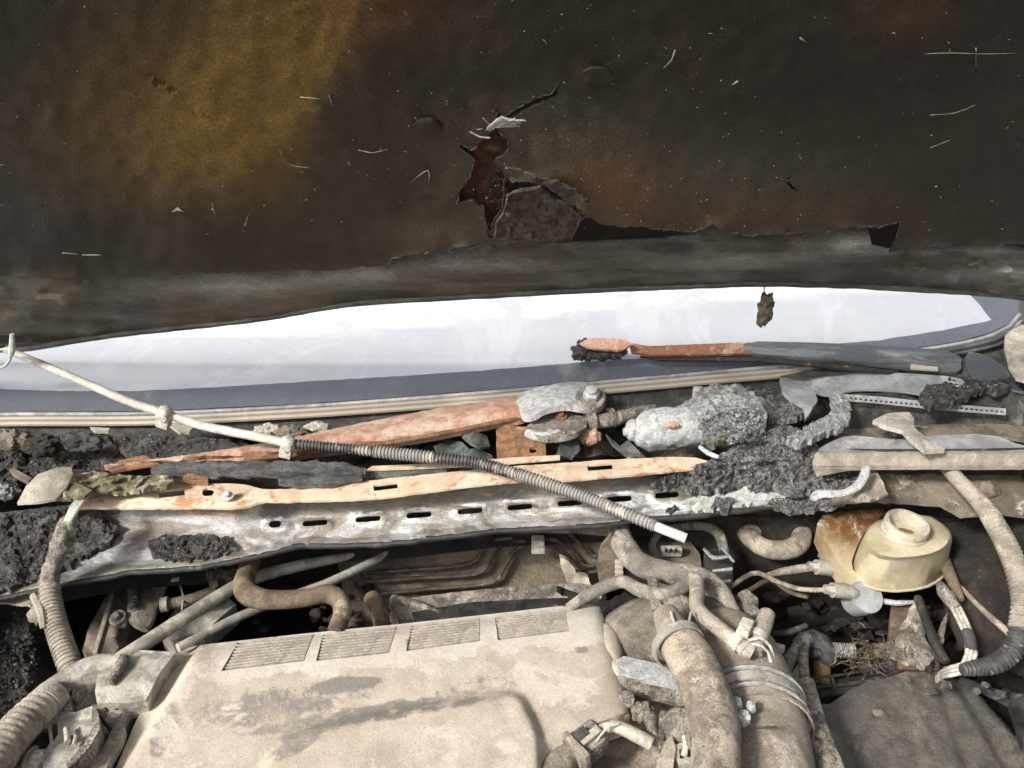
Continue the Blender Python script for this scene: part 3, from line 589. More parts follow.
crust('burnt_crust', [(664, 508), (676, 504), (680, 509), (670, 514)], lambda x, y: bz(x, y) + .002, 'char', 'tiny black scab below the slots near the grey hose end', .003, seed=7, s=2.5)

# ------------------------------------------------------------------ washer hose across the picture
hose = thing('washer_hose', 'long pale hose with ribbed sleeves lying diagonally over the crossmember', 'hose', P(400, 460, .95))
ZH = [(5, 1.105), (60, 1.075), (130, 1.04), (200, 1.012), (285, .992), (350, .985), (420, .979), (480, .974), (530, .970), (580, .965), (620, .960), (655, .955), (690, .948)]
YH = [(5, 349), (60, 372), (130, 402), (200, 425), (285, 443), (350, 449), (420, 456), (480, 463), (530, 478), (580, 495), (620, 511), (655, 526), (690, 540)]
def hp(x, w_): return (x, poly(YH, x), poly(ZH, x), w_ * .86)
mk('tube', tube([hp(x, lerp(9, 11, (x - 5) / 280)) for x in (5, 30, 60, 95, 130, 165, 200, 240, 290)], sides=16, step=.006, rough=.05, rs=80), 'white hose', hose)
for x0, x1, w0, w1, mm_ in ((290, 375, 12, 13, 'dark sleeve'), (374, 434, 15, 15.5, 'light sleeve'), (432, 520, 14.5, 15, 'dark sleeve'), (518, 655, 16, 15, 'light sleeve')):
    mk('ribbed_sleeve', tube([hp(lerp(x0, x1, k / 6), lerp(w0, w1, k / 6)) for k in range(7)], sides=16, corr=3.3, amp=.2), mm_, hose, ang=30)
mk('hose_end', tube([hp(652, 11.5), hp(686, 12)], sides=16), 'white hose', hose)
for x, a in ((165, .5), (288, .2)):
    c = P(x, poly(YH, x) + 1, poly(ZH, x)); s_ = depth(c) / FPX
    ax_ = axes(Vector((1, -.1, -.2 - a * .3)))
    p = thing if False else None
    mk('clip', join(lump(c, (8 * s_, 8.5 * s_, 9.5 * s_), .12, 60, 3, x), box(c + Vector((-.3, 0, -1.0)) * 8 * s_, (12 * s_, 11 * s_, 11 * s_), ax_, .001), lathe(c + Vector((.2, -.75, -.1)) * 9 * s_, [(3 * s_, 0), (3 * s_, 2 * s_), (1.5 * s_, 2.5 * s_)], Vector((0, -1, .2)), 12)), 'white plastic', hose)
wl = mk('wire_loop', join(gtube([(12, 334, 4), (12, 342, 5), (12, 350, 7), (11, 356, 4)], lambda x, y: Q(x, y, .07), 4, sides=8), gtube([(12, 352), (10, 360), (5, 366), (-3, 369)], lambda x, y: Q(x, y, .07), 2.6, sides=8), gtube([(-6, 351), (4, 349), (12, 349)], lambda x, y: Q(x, y, .07), 2.4, sides=8)), 'wire green', None, 'short greenish wire looped through the hole in the bonnet edge at far left', 'wire')

# ------------------------------------------------------------------ wipers
wr = thing('windscreen_wiper', 'dark wiper arm with rusted rod and burnt head lying across the windscreen', 'wiper arm', G(980, 372, .01))
def g3(off, amp=.0, sd=0): return lambda x, y: G(x, y, off + (amp * fb(x, y, .08, sd) if amp else 0))
mk('arm', sheet(smooth2([(744, 341), (800, 342), (850, 344), (905, 347), (960, 351), (962, 374), (935, 371), (905, 367), (850, 361), (800, 357), (744, 353)], 1), lambda x, y: G(x, y, .034 - .00022 * abs(y - (347 + (x - 744) * .07)) ** 1.6), s=5, t=.008, tdir=-GN), 'wiper paint', wr, ang=50)
mk('pivot_cover', sheet(smooth2([(964, 351), (985, 354), (1003, 366), (1012, 376), (1000, 384), (985, 384), (968, 376)], 1), lambda x, y: G(x, y, .036 - .00016 * (y - 351) ** 1.2), s=6, t=.016, tdir=-GN), 'wiper paint', wr, ang=50)
mk('rod', sheet([(630, 343), (650, 346), (700, 344), (750, 342), (752, 353), (700, 354.5), (650, 355), (632, 352)], g3(.030, .0004), s=5, t=.005, tdir=-GN, jag=.5), 'orange rust', wr, label='rusted orange rod')
mk('burnt_head', join(lump(G(600, 352, .028), (.036, .010, .012), .3, 90, 5, 2.0), lump(G(583, 351, .028), (.014, .012, .015), .5, 90, 4, 4.0)), 'char', wr)
mk('blade_channel', sheet([(580, 343), (590, 338), (625, 339), (634, 345), (620, 350), (590, 348)], g3(.046, .002, 4), s=4, t=.004, tdir=-GN, jag=1.2), 'pink rust', wr)
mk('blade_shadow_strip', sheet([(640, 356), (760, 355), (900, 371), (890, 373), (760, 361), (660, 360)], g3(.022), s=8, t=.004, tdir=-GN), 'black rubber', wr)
mk('label_patch', sheet([(911, 364), (938, 367), (938, 371), (911, 369)], g3(.0385), s=5, t=.002, tdir=-GN), 'beige scrap', wr)
wl_ = thing('windscreen_wiper', 'rusty pinkish wiper arm without blade resting low at the foot of the windscreen', 'wiper arm', P(590, 398, .96))
ARM2 = [(104, 465), (130, 462), (180, 456), (240, 447), (290, 438), (375, 420), (440, 408), (500, 397), (520, 396), (525, 404), (524, 419), (480, 427), (430, 437), (380, 445), (300, 455), (230, 462), (170, 466), (120, 468)]
def a2(x, y):
    mid = poly([(100, 466), (290, 446), (375, 432), (440, 422), (525, 407)], x); hw = poly([(100, 3), (290, 8), (375, 12), (525, 12)], x)
    return P(x, y, .975 - .010 * min(1.3, abs(y - mid) / hw) ** 2.2 + .0008 * fb(x, y, .06, 3))
mk('arm', sheet(ARM2, a2, s=5, es=6, t=.007, jag=.6), 'pink rust', wl_, ang=60)
mk('arm_lower_edge', tube([(250, 459, .965), (300, 454, .966), (380, 444, .966), (450, 432, .967), (523, 417, .967)], 5, sides=8, rough=.1), 'brown rust', wl_)
mk('knuckle', sheet(smooth2([(514, 397), (528, 390), (552, 384), (578, 381), (600, 384), (607, 396), (600, 408), (585, 408), (565, 404), (546, 408), (533, 416), (522, 416)], 1), lambda x, y: P(x, y, .988 - .00002 * (x - 560) ** 2 * .4), s=5, t=.009), 'melt alloy', wl_, ang=50)
c = P(591, 397, .990); s_ = depth(c) / FPX
mk('washer', lathe(c, [(15 * s_, -.012), (15.5 * s_, 0), (14 * s_, .003), (10 * s_, .003), (9.5 * s_, .001)], NUP, 32), 'dusty grey', wl_)
mk('nut', join(lathe(c, [(8.5 * s_, .0005), (8.5 * s_, .010), (7 * s_, .012)], NUP, 6), lathe(c, [(5 * s_, .010), (5 * s_, .017), (4 * s_, .018)], NUP, 14)), 'bright alloy', wl_)
lk = thing('wiper_linkage', 'crusted grey linkage rod between the rusty wiper arm and the wiper motor', 'linkage', P(600, 430, .94))
mk('rod', tube([(566, 427, .958, 14), (590, 423, .958, 15), (610, 420, .958, 15), (640, 413, .958, 14), (655, 411, .958, 14)], sides=12, rough=.16, rs=60), 'dusty grey', lk)
mk('crank_plate', sheet(smooth2([(524, 428), (538, 418), (560, 412), (580, 414), (590, 424), (575, 434), (552, 438), (535, 436)], 1), zs(.966, .002, .1), s=4, t=.008), 'dusty grey', lk)
mk('lower_jaw', tube([(527, 433, .962, 9), (542, 437, .962, 10), (560, 433, .962, 8)], sides=10, rough=.1), 'melt alloy', lk)
bolt(561, 416, .968, 6, 'orange rust', lk)
mk('ball_joint', plump(590, 437, .945, 22, 18, amp=.15), 'pink rust', lk)
mk('collar', join(tube([(586, 422, .96, 21), (594, 421, .96, 21)], sides=14), tube([(608, 418, .96, 19), (613, 417, .96, 19)], sides=14)), 'dusty grey', lk)

br = mk('mounting_plate', sheet([(496, 430), (505, 425), (540, 428), (545, 430), (546, 458), (497, 459)], lambda x, y: P(x, y, .945 + (459 - y) * .0006 + .001 * fb(x, y, .1, 2)), holes=[slot(533, 450, 4, 3)], s=4, t=.004, jag=.6), 'brown rust', None, 'small square rust brown plate with one round hole between rusty wiper arm and crossmember', 'bracket')

mot = thing('wiper_motor', 'melted pale grey wiper motor crusted with ash behind the crossmember', 'wiper motor', P(700, 440, .90))
mk('gear_housing', tube([(634, 436, .945, 20), (644, 433, .95, 36), (660, 430, .952, 42), (690, 427, .952, 42), (704, 426, .95, 42)], sides=28, step=.004, rough=.14, rs=55), 'melt alloy', mot, ang=70)
mk('motor_body', tube([(692, 425, .955, 44), (705, 422, .957, 56), (735, 420, .955, 56), (757, 421, .95, 46), (764, 423, .95, 30)], sides=36, step=.003, rough=.20, rs=70), 'pale char', mot, ang=80)
mk('upper_crust', join(plump(722, 397, .98, 52, 26, amp=.3, s=50, sub=5, seed=2), plump(712, 410, .975, 60, 22, amp=.3, s=60, sub=5, seed=9)), 'pale char', mot, ang=80)
for nm_, m_, n_ in (('char_chips', 'grey char', 300), ('ash_chips', 'pale char', 900)):
    chips([(700, 400), (715, 388), (745, 386), (762, 405), (762, 435), (745, 444), (705, 444), (694, 420)], lambda x, y: P(x, y, .955 + .030 * max(0, 1 - ((x - 728) / 40) ** 2 - ((y - 418) / 36) ** 2) ** .5), n_, 1.2, 4.5, m_, mot, .006, nm_)
mk('shaft_end', join(plump(633, 430, .955, 16, 22, amp=.1), tube([(624, 432, .955, 8), (634, 431, .955, 10)], sides=10)), 'melt alloy', mot)
mk('rust_spot', plump(672, 425, .972, 14, 7, amp=.15), 'pink rust', mot)
mk('lug', join(box(P(698, 394, .975), (.014, .012, .02), None, .002), box(P(748, 399, .975), (.016, .012, .02), None, .002)), 'melt alloy', mot)
mk('stub_wire', tube([(700, 447, .965, 4), (708, 453, .966, 5), (718, 457, .964, 4)], sides=8), 'wire green', mot)
mk('ochre_scab', plump(722, 440, .957, 26, 12, amp=.3, seed=4), 'green cloth', mot)

crust('charred_insulation', [(742, 388), (760, 384), (790, 378), (806, 376), (815, 392), (800, 402), (806, 412), (790, 418), (770, 418), (752, 410)], .962, 'grey char', 'dark grey burnt foam lump behind the wiper motor under the trim', .012, seed=11, cat='burnt foam')
mk('brown_pipe', tube([(758, 432, .94, 10), (790, 420, .945, 12), (815, 411, .945, 12), (832, 406, .94, 10)], sides=12, rough=.06), 'brown hose', None, 'short brown pipe stub in the dark gap right of the wiper motor', 'pipe')
mk('melted_strut', sheet([(780, 378), (792, 374), (800, 380), (815, 392), (818, 400), (806, 418), (803, 405), (790, 398), (783, 390)], zs(.985, .004, .08, 2), s=4, t=.006, jag=1), 'pale grey plastic', None, 'pale grey folded plastic strip hanging left of the right cowl', 'plastic scrap')

# ------------------------------------------------------------------ rubble in the scuttle trough
dk = []
for k in range(330):
    x = rnd.uniform(-40, 840); y = poly([(x_, y_ + 16) for x_, y_ in BOT], x) + rnd.uniform(0, 1) ** 1.2 * 48
    if y > poly(BT, x) - 6: continue
    r = rnd.uniform(5, 15); z = rnd.uniform(.885, .925)
    dk.append((k % 5, plump(x, y, z, r * rnd.uniform(.8, 2), r, r * .8, amp=.5, s=90, sub=2, seed=k)))
for j, (mm_, nm) in enumerate((('char', 'black'), ('dark cowl plastic', 'dark'), ('black bay', 'soot'), ('mud cowl', 'brown'), ('char', 'coal'))):
    sel = [d for i, d in dk if i == j]
    o = mk('rubble', join(*sel), mm_, None, kind='stuff', ang=25)
    o['label'] = {'black': 'black burnt rubble filling the trough below the windscreen', 'dark': 'dark plastic crumbs in the trough below the windscreen', 'soot': 'sooty crumbs lying in the trough below the windscreen', 'brown': 'brown earthy crumbs in the trough below the windscreen', 'coal': 'coal like crumbs in the trough below the windscreen'}[nm]; o['category'] = 'rubble'
crust('burnt_crust', [(-50, 440), (20, 432), (90, 430), (120, 434), (150, 450), (165, 462), (140, 476), (100, 476), (60, 470), (20, 480), (-50, 500)], .925, 'char', 'black crumbled crust at far left under the windscreen trim', .012, seed=21)
crust('burnt_crust', [(112, 437), (150, 436), (220, 438), (250, 446), (200, 458), (150, 462), (125, 452)], .944, 'dark cowl plastic', 'smooth dark melted panel behind the diagonal hose', .006, seed=22, fine=.1)
for q, (x, y, z, a, b, m_, lb) in enumerate(((12, 440, .955, 40, 22, 'mud cowl', 'brown burnt lump at the far left under the windscreen trim'), (42, 446, .955, 36, 22, 'dark brown bay', 'dark brown lump second from the left under the windscreen trim'), (78, 442, .955, 44, 20, 'dark cowl plastic', 'dark smooth burnt lump left of the coarse black crust'), (8, 492, .95, 22, 18, 'shard green', 'grey green lump at the left picture edge beside the beige scrap'), (292, 432, .952, 30, 14, 'mud cowl', 'brown lump under the trim above the second hose clip'), (318, 428, .95, 26, 13, 'beige scrap', 'pale lump under the trim right of the second hose clip'), (268, 430, .95, 28, 12, 'beige scrap', 'pale lump under the trim left of the second hose clip'), (380, 436, .93, 30, 12, 'shard green', 'greenish lump in the shade of the rusty wiper arm'))):
    mk('burnt_lump', plump(x, y, z, a, b, amp=.35, sub=4, seed=q * 3.1), m_, None, lb, 'burnt lump')
mk('sealant_scrap', sheet([(90, 427), (110, 428), (108, 431), (95, 431)], zs(.957), s=4, t=.004), 'beige scrap', None, 'small beige sealant scrap under the trim left of the first hose clip', 'scrap')
mk('sealant_scrap', sheet([(168, 424), (195, 424), (190, 432), (180, 433)], zs(.957, .002), s=4, t=.004, jag=1), 'beige scrap', None, 'ragged beige sealant scrap hanging just right of the first hose clip', 'scrap')
mk('plastic_scrap', sheet(smooth2([(17, 503), (26, 486), (38, 474), (58, 467), (71, 467), (73, 474), (66, 488), (56, 499), (36, 502)], 0), lambda x, y: P(x, y, .975 + .006 * math.sin((x - 17) / 18) + .001 * fb(x, y, .1)), s=4, t=.003), 'beige scrap', None, 'curved beige plastic scrap at the left end of the crossmember', 'plastic scrap')
mk('wood_scrap', sheet([(9, 469), (14, 468), (32, 478), (28, 482), (12, 473)], zs(.965, .001), s=4, t=.005), 'mud cowl', None, 'small brown stick in the black crust at far left', 'scrap')
mk('cloth_rag', join(sheet(smooth2([(72, 478), (88, 470), (110, 473), (140, 477), (165, 474), (176, 480), (165, 487), (140, 490), (120, 494), (96, 491), (88, 486)], 1), zs(lambda x, y: .968 + .0022 * math.sin(y * .5 + x * .22 + 5 * nz(x, y, .05)), .0045, .05, 4), s=1.8, t=.004, jag=1.5), sheet([(56, 498), (64, 486), (76, 482), (92, 490), (84, 496), (70, 499)], zs(.975, .005, .08, 6), s=3, t=.004, jag=1)), 'green cloth', None, 'crumpled olive green rag tucked behind the peach strip at left', 'rag')
mk('foam_roll', join(tube([(153, 471, .965, 9), (170, 470, .966, 14), (220, 470, .967, 17), (290, 470, .966, 18), (340, 471, .963, 17), (366, 473, .96, 8)], sides=28, step=.002, rough=.30, rs=85), tube([(280, 481, .958, 10), (320, 482, .958, 13), (362, 478, .958, 8)], sides=12, step=.004, rough=.4, rs=60)), 'scorched foam', None, 'black scorched foam roll lying behind the peach strip', 'foam roll')
bb_ = thing('brown_clamp', 'brown rusty angle clamp beside the green rag below the windscreen', 'clamp', P(135, 470, .94))
mk('top_face', sheet([(107, 467), (120, 460), (144, 455), (152, 459), (160, 464), (150, 465), (112, 471)], zs(.972, .001), s=5, t=.003), 'brown rust', bb_)
mk('front_face', sheet([(108, 470), (146, 464), (152, 470), (150, 476), (112, 477)], zs(lambda x, y: .968 - (y - 466) * .0016), s=5, t=.003), 'black bay', bb_)
for k, (pts, z, lb) in enumerate((([(434, 446), (450, 440), (462, 442), (470, 450), (456, 458), (440, 456)], .95, 'pale green burnt shard under the rusty wiper arm, leftmost of three'), ([(462, 436), (475, 431), (487, 436), (490, 446), (480, 448), (470, 443)], .957, 'grey green shard touching the rusty wiper arm, middle of three'), ([(462, 450), (478, 448), (492, 455), (496, 465), (470, 462), (458, 458)], .95, 'dark green shard beside the square rust plate'),
        ([(556, 455), (565, 430), (577, 429), (580, 450), (572, 458)], .948, 'folded green grey shard right of the square rust plate'), ([(606, 434), (622, 448), (636, 456), (628, 457), (612, 444)], .945, 'narrow pale sliver left of the wiper motor'), ([(628, 440), (640, 452), (646, 457), (634, 457), (620, 446)], .943, 'dark green sliver touching the wiper motor'))):
    mk('shard', sheet(pts, lambda x, y: P(x, y, z + .006 * math.sin(x * .15) + .002 * fb(x, y, .1, k)), s=4, t=.003), 'shard green', None, lb, 'shard')
mk('flat_strip', sheet([(370, 476), (374, 470), (410, 470), (450, 467), (446, 472), (412, 474), (412, 478)], zs(.953), s=6, t=.003), 'shard green', None, 'thin grey green strip against the peach flange below the ribbed hose', 'strip')

# ------------------------------------------------------------------ right cowl
cw = thing('right_cowl', 'melted right end of the cowl with perforated dark edge and pale shelf', 'cowl', P(920, 430, .9))
mk('shelf', sheet(smooth2([(792, 378), (808, 374), (850, 371), (905, 373), (960, 377), (966, 384), (946, 390), (926, 398), (916, 392), (872, 389), (850, 390), (835, 396), (818, 394)], 1), zs(lambda x, y: .985 + .00012 * (x - 800) - .0006 * (y - 372), .002, .03, 3), s=5, t=.003), 'pale grey plastic', cw, ang=60)
mk('shelf_back', sheet([(780, 376), (850, 362), (900, 366), (960, 374), (1010, 380), (960, 381), (905, 374), (850, 372), (800, 376)], zs(.992, .002), s=7, t=.003), 'dark cowl plastic', cw)
crust('curled_edge', [(830, 393), (846, 396), (852, 406), (848, 420), (838, 428), (818, 434), (800, 442), (786, 438), (806, 426), (824, 418), (834, 408)], .985, 'pale char', None, .006, s=2.6, seed=77, parent=cw)
mk('dark_panel', sheet([(842, 396), (856, 393), (912, 392), (922, 405), (945, 409), (975, 400), (990, 392), (1060, 388), (1060, 425), (1000, 428), (940, 424), (912, 426), (905, 430), (870, 430), (848, 430), (838, 420)], zs(lambda x, y: .982 - .0011 * (y - 392), .003, .05, 5), s=5, t=.004, jag=.8), 'dark cowl plastic', cw, ang=60)
hs2 = []
for k in range(32):
    t = k / 31; x = lerp(846, 1002, t); y = lerp(397.5, 411.5, t ** .9); hs2.append([(x - 1.6, y - 1.9), (x + 1.6, y - 1.7), (x + 1.6, y + 1.2), (x - 1.6, y + 1.0)])
mk('perforated_edge', sheet([(842, 394), (880, 396.5), (940, 403), (1006, 408.5), (1006, 414), (940, 409), (880, 402.5), (842, 399.5)], zs(lambda x, y: .9915 - .0011 * (y - 392)), holes=hs2, s=6, es=4, t=.002), 'pale grey plastic', cw)
mk('mud_ledge', sheet([(838, 430), (905, 426), (940, 424), (1000, 424), (1060, 428), (1060, 446), (1000, 436), (940, 440), (905, 436), (838, 442)], zs(.950, .003, .04), s=6, t=.004), 'mud cowl', cw)
mk('upper_plate', sheet(smooth2([(818, 449), (832, 441), (848, 435), (870, 437), (905, 440), (920, 436), (992, 433), (1024, 447), (1060, 449), (1060, 451), (820, 452)], 1), zs(lambda x, y: .968 + .003 * math.sin(x / 40), .0008), s=6, t=.003), 'pale grey plastic', cw, ang=60)
mk('black_slit', tube([(826, 450, .968), (900, 450.5, .969), (980, 450, .969), (1060, 448, .969)], 3.2, sides=8), 'black rubber', cw)
mk('tan_rail', sheet([(812, 462), (816, 452), (860, 452), (1060, 450), (1060, 467), (960, 467), (880, 467), (848, 468), (828, 472), (818, 474)], zs(lambda x, y: .970 - .0011 * max(0, y - 456) + .0018 * math.sin((y - 450) * .5), .001, .03), s=4, t=.004, jag=.5), 'tan cowl', cw, ang=60)
mk('underside', sheet([(848, 468), (1060, 468), (1060, 520), (1000, 512), (960, 516), (940, 504), (905, 502), (870, 500), (830, 502), (850, 485)], zs(lambda x, y: .925 - .0005 * (y - 468), .003, .03, 3), s=6, t=.004, jag=1.5), 'mud cowl', cw, ang=60)
mk('silver_fold', sheet([(862, 470), (876, 470), (884, 484), (888, 494), (870, 500), (850, 500), (862, 482)], zs(.945, .006, .08, 8), s=3, t=.003, jag=1), 'tan cowl', cw)
mk('bent_leg', tube([(866, 468, .965, 8), (862, 480, .96, 9), (850, 491, .955, 10), (834, 494, .952, 11), (820, 494, .950, 12), (813, 499, .948, 8)], sides=12, step=.004, rough=.16, flat=.6), 'melt alloy', cw)
crust('burnt_crust', [(925, 384), (945, 378), (975, 376), (1000, 378), (1010, 384), (1000, 391), (985, 388), (965, 397), (948, 402), (930, 404), (920, 396)], .993, 'char', 'curled black burnt scraps on the right cowl below the wiper pivot', .010, seed=31, s=2.6)

mk('wing_corner', sheet(smooth2([(1002, 338), (1014, 328), (1040, 312), (1090, 300), (1090, 420), (1050, 400), (1030, 382), (1012, 377)], 1), zs(lambda x, y: 1.03 - .0004 * (y - 330), .001), s=8, t=.004), 'beige scrap', None, 'dusty beige corner of the right front wing beside the windscreen', 'wing panel')
mk('pillar_base', sheet([(950, 352), (1000, 336), (1010, 374), (1024, 392), (985, 382), (962, 366)], zs(.985, .002, .03), s=7, t=.004), 'frit', None, 'blue grey pillar base between the wiper pivot and the wing corner', 'pillar')
mk('beige_stay', sheet(smooth2([(873, 420), (888, 413), (909, 412), (914, 418), (914, 427), (926, 437), (945, 449), (925, 450), (911, 439), (903, 430), (886, 426)], 0), zs(lambda x, y: .985 + .003 * math.sin((x - 873) * .08 - (y - 412) * .05)), s=4, t=.006), 'aluminium', None, 'short pale stay with a flattened head above the tan rail', 'stay')
cnd = thing('conduit', 'long beige conduit curving down the right side from under the tan rail', 'conduit', P(1010, 600, .85))
mk('smooth_end', tube([(944, 464, .945, 14), (960, 482, .945, 15), (978, 500, .94, 17), (992, 518, .935, 19)], sides=16), 'ribbed beige', cnd)
mk('ribbed_run', tube([(990, 516, .935, 19), (1004, 540, .925, 21), (1016, 568, .91, 22), (1023, 600, .89, 22), (1020, 630, .87, 22)], sides=16, corr=4, amp=.14), 'ribbed beige', cnd, ang=30)
mk('black_ribbed_run', tube([(1021, 625, .873, 21), (1013, 650, .855, 20), (996, 664, .845, 19), (975, 668, .84, 16), (962, 670, .84, 12)], sides=16, corr=4, amp=.16), 'dark sleeve', cnd, ang=30)

# ------------------------------------------------------------------ right side of the bay
mk('strut_tower', sheet([(880, 505), (960, 512), (1100, 505), (1100, 700), (1000, 660), (960, 640), (945, 600), (950, 560), (930, 530)], zs(lambda x, y: .80 + .05 * ex(-((x - 985) / 50) ** 2 - ((y - 560) / 50) ** 2), .006, .03, 4), s=7, t=.01), 'dark brown bay', None, 'dark brown dusty strut tower behind the beige conduit', 'strut tower', ang=70)
mk('rubber_grommet', plump(982, 490, .915, 34, 20, amp=.15), 'mud cowl', None, 'small dusty knob below the tan rail at right', 'grommet')
RS = thing('fluid_reservoir', 'yellowed open brake fluid reservoir without its cap at right', 'reservoir', P(905, 580, .80))
def ring(pts, z, n=48):
    p = smooth2(pts, 1)
    # resample to n
    L = [0]
    for a, b in zip(p, p[1:] + p[:1]): L.append(L[-1] + math.hypot(b[0] - a[0], b[1] - a[1]))
    out = []
    for k in range(n):
        d = L[-1] * k / n; i = max(j for j in range(len(L)) if L[j] <= d + 1e-9); i = min(i, len(p) - 1); a = p[i]; b = p[(i + 1) % len(p)]; t = (d - L[i]) / max(1e-6, L[i + 1] - L[i]); out.append(P(lerp(a[0], b[0], t), lerp(a[1], b[1], t), z))
    return out
TOP = [(863, 545), (866, 529), (882, 517), (926, 513), (948, 527), (953, 538), (946, 549), (926, 557), (884, 560)]
MID = [(856, 548), (868, 526), (896, 516), (930, 520), (950, 536), (948, 556), (930, 570), (900, 577), (872, 570), (856, 560)]
LOW = [(850, 568), (855, 552), (880, 541), (928, 540), (945, 551), (948, 566), (941, 578), (922, 588), (886, 591), (858, 582)]
def shr(p, k, dy=0): 
    cx = sum(a for a, _ in p) / len(p); cy = sum(b for _, b in p) / len(p); return [(cx + (a - cx) * k, cy + (b - cy) * k + dy) for a, b in p]
rings = [ring(shr(LOW, .8), .80), ring(LOW, .806), ring(LOW, .826), ring(shr(TOP, 1.02, 2), .868), ring(TOP, .876), ring(shr(TOP, .93), .881), ring(shr(TOP, .6), .883)]
V, F = loft(rings)
def rstain(V): 
    return [(0.0 if v.z > .84 else .15, .5 * max(0, .3 + noise.noise(v * 30)), max(0, .35 * (noise.noise(v * 18)))) for v in V]
mk('tank', (V, F), 'amber plastic', RS, ang=40, stain_light=rstain(V))
vf = sheet(smooth2([(814, 516), (850, 510), (892, 508), (880, 518), (864, 532), (856, 548), (850, 566), (862, 580), (846, 572), (828, 545)], 1), zs(lambda x, y: .872 - .0007 * max(0, y - 515)), s=5, t=.03, info=(ii := []))
mk('tank_wing', vf, 'amber plastic', RS, ang=50, stain_light=[(min(1, 1.5 * ex(-((x - 862) / 48) ** 2 - ((y - 515) / 34) ** 2) + .1), 0, 0) for x, y in ii])
mk('seam', wtube([(*p, .0022) for p in ring(shr(LOW, 1.03), .824)] , sides=8, step=.004), 'amber plastic', RS, stain_light=None)
nc = P(902, 536, .880); s_ = depth(nc) / FPX * .87
nn = Vector((0.05, -.12, 1)).normalized()
mk('neck', lathe(nc, [(23 * s_, -0.0052), (23 * s_, 0.0039), (24.5 * s_, 0.0052), (24.5 * s_, 0.0091), (23 * s_, 0.0104), (23 * s_, 0.0143), (24.2 * s_, 0.0156), (24.2 * s_, 0.0195), (23.4 * s_, 0.0221), (20 * s_, 0.0221), (19 * s_, 0.0169), (18.5 * s_, 0.0052)], nn, 40), 'reservoir neck', RS, ang=30)
mk('fluid', lathe(nc, [(18 * s_, .0045), (18 * s_, .0055), (.001, .006)], nn, 24), 'reservoir neck', RS)
mk('sludge', lump(nc + nn * .007 + Vector((0, 0, 0)), (9 * s_, 6 * s_, 2 * s_), .5, 120, 3, 2), 'fluid', RS)
mc = thing('master_cylinder', 'silvery brake master cylinder with round pale end below the reservoir', 'master cylinder', P(860, 600, .76))
mk('body', join(tube([(838, 560, .80, 26), (852, 580, .80, 30), (868, 596, .80, 30)], sides=20, rough=.05), tube([(826, 548, .81, 24), (840, 562, .80, 26)], sides=16)), 'bright alloy', mc)
c = P(868, 597, .815); s_ = depth(c) / FPX
mk('end_cap', lathe(c, [(16 * s_, -.03), (16.5 * s_, -.004), (15.5 * s_, 0), (3, 0)][:3], Vector((.1, -.65, .75)).normalized(), 32), 'pale grey plastic', mc)
for (x, y, a) in ((838, 590, 0), (822, 567, 0)):
    mk('fitting', join(tube([(x - 14, y - 1, .825, 9), (x - 4, y, .824, 11)], sides=6), tube([(x - 6, y, .823, 15), (x + 6, y + 1, .82, 16), (x + 16, y + 4, .815, 14)], sides=14)), 'aluminium', mc)
mk('tab', tube([(880, 600, .805, 5), (895, 603, .805, 6), (917, 602, .805, 3)], sides=8), 'bright alloy', mc)
mk('brake_pipe', tube([(703, 598, .80), (722, 592, .80), (745, 577, .805), (758, 573, .81), (778, 582, .815), (800, 589, .82), (826, 590, .823)], 5, sides=10), 'dusty rubber', None, 'thin brake pipe bending from the black bracket to the lower master cylinder fitting', 'pipe')
mk('brake_pipe', tube([(768, 575, .80, 5), (785, 571, .82, 8), (812, 567, .824, 9)], sides=10), 'dusty grey', None, 'short tapered pipe entering the upper master cylinder fitting', 'pipe')
mk('brake_pipe', tube([(727, 602, .79), (750, 590, .79), (770, 580, .79), (790, 592, .79), (808, 597, .79)], 5, sides=10), 'brown hose', None, 'brown pipe running lower behind the thin brake pipe', 'pipe')
us = mk('u_hose', tube([(736, 503, .83, 17), (741, 522, .83, 17), (750, 538, .83, 18), (768, 549, .83, 19), (790, 549, .83, 20), (802, 538, .83, 20), (798, 522, .83, 18), (786, 500, .83, 17)], sides=18, rough=.04), 'dusty rubber', None, 'U shaped dusty heater hose under the crossmember left of the reservoir', 'hose')
mk('hose_clamp', join(tube([(746, 528, .83, 22), (751, 535, .83, 22)], sides=14), tube([(752, 524, .842, 3), (757, 520, .842, 3)], sides=6)), 'dusty rubber', None, 'spring clamp on the left end of the U shaped hose', 'clamp')
fb_ = thing('relay_box', 'brown relay box with a white socket between hoses', 'relay box', P(678, 560, .76))
mk('housing', sheet([(658, 540), (690, 541), (700, 554), (702, 572), (662, 570), (654, 560)], zs(.815, .001), s=8, t=.03), 'heat shield', fb_)
mk('socket', box(P(671, 551, .826), (.028, .011, .012), None, .003), 'white plastic', fb_)
for k in range(3): mk('pin', box(P(666 + 5 * k, 550.5, .834), (.003, .004, .004), None, .0004), 'black rubber', fb_)
mk('arched_tube', tube([(660, 560, .83, 7), (652, 545, .835, 8), (665, 530, .84, 7), (700, 526, .845, 9), (718, 533, .84, 11), (724, 552, .83, 10)], sides=12), 'grey rubber', None, 'arched grey tube ending in the black bracket beside the relay box', 'tube')
bk = thing('black_bracket', 'black metal bracket block with bright slots beside the relay box', 'bracket', P(720, 590, .77))
mk('block', sheet([(704, 552), (714, 548), (728, 552), (733, 562), (732, 600), (712, 610), (706, 580)], zs(lambda x, y: .83 - .0006 * (y - 550)), s=6, t=.03), 'black rubber', bk)
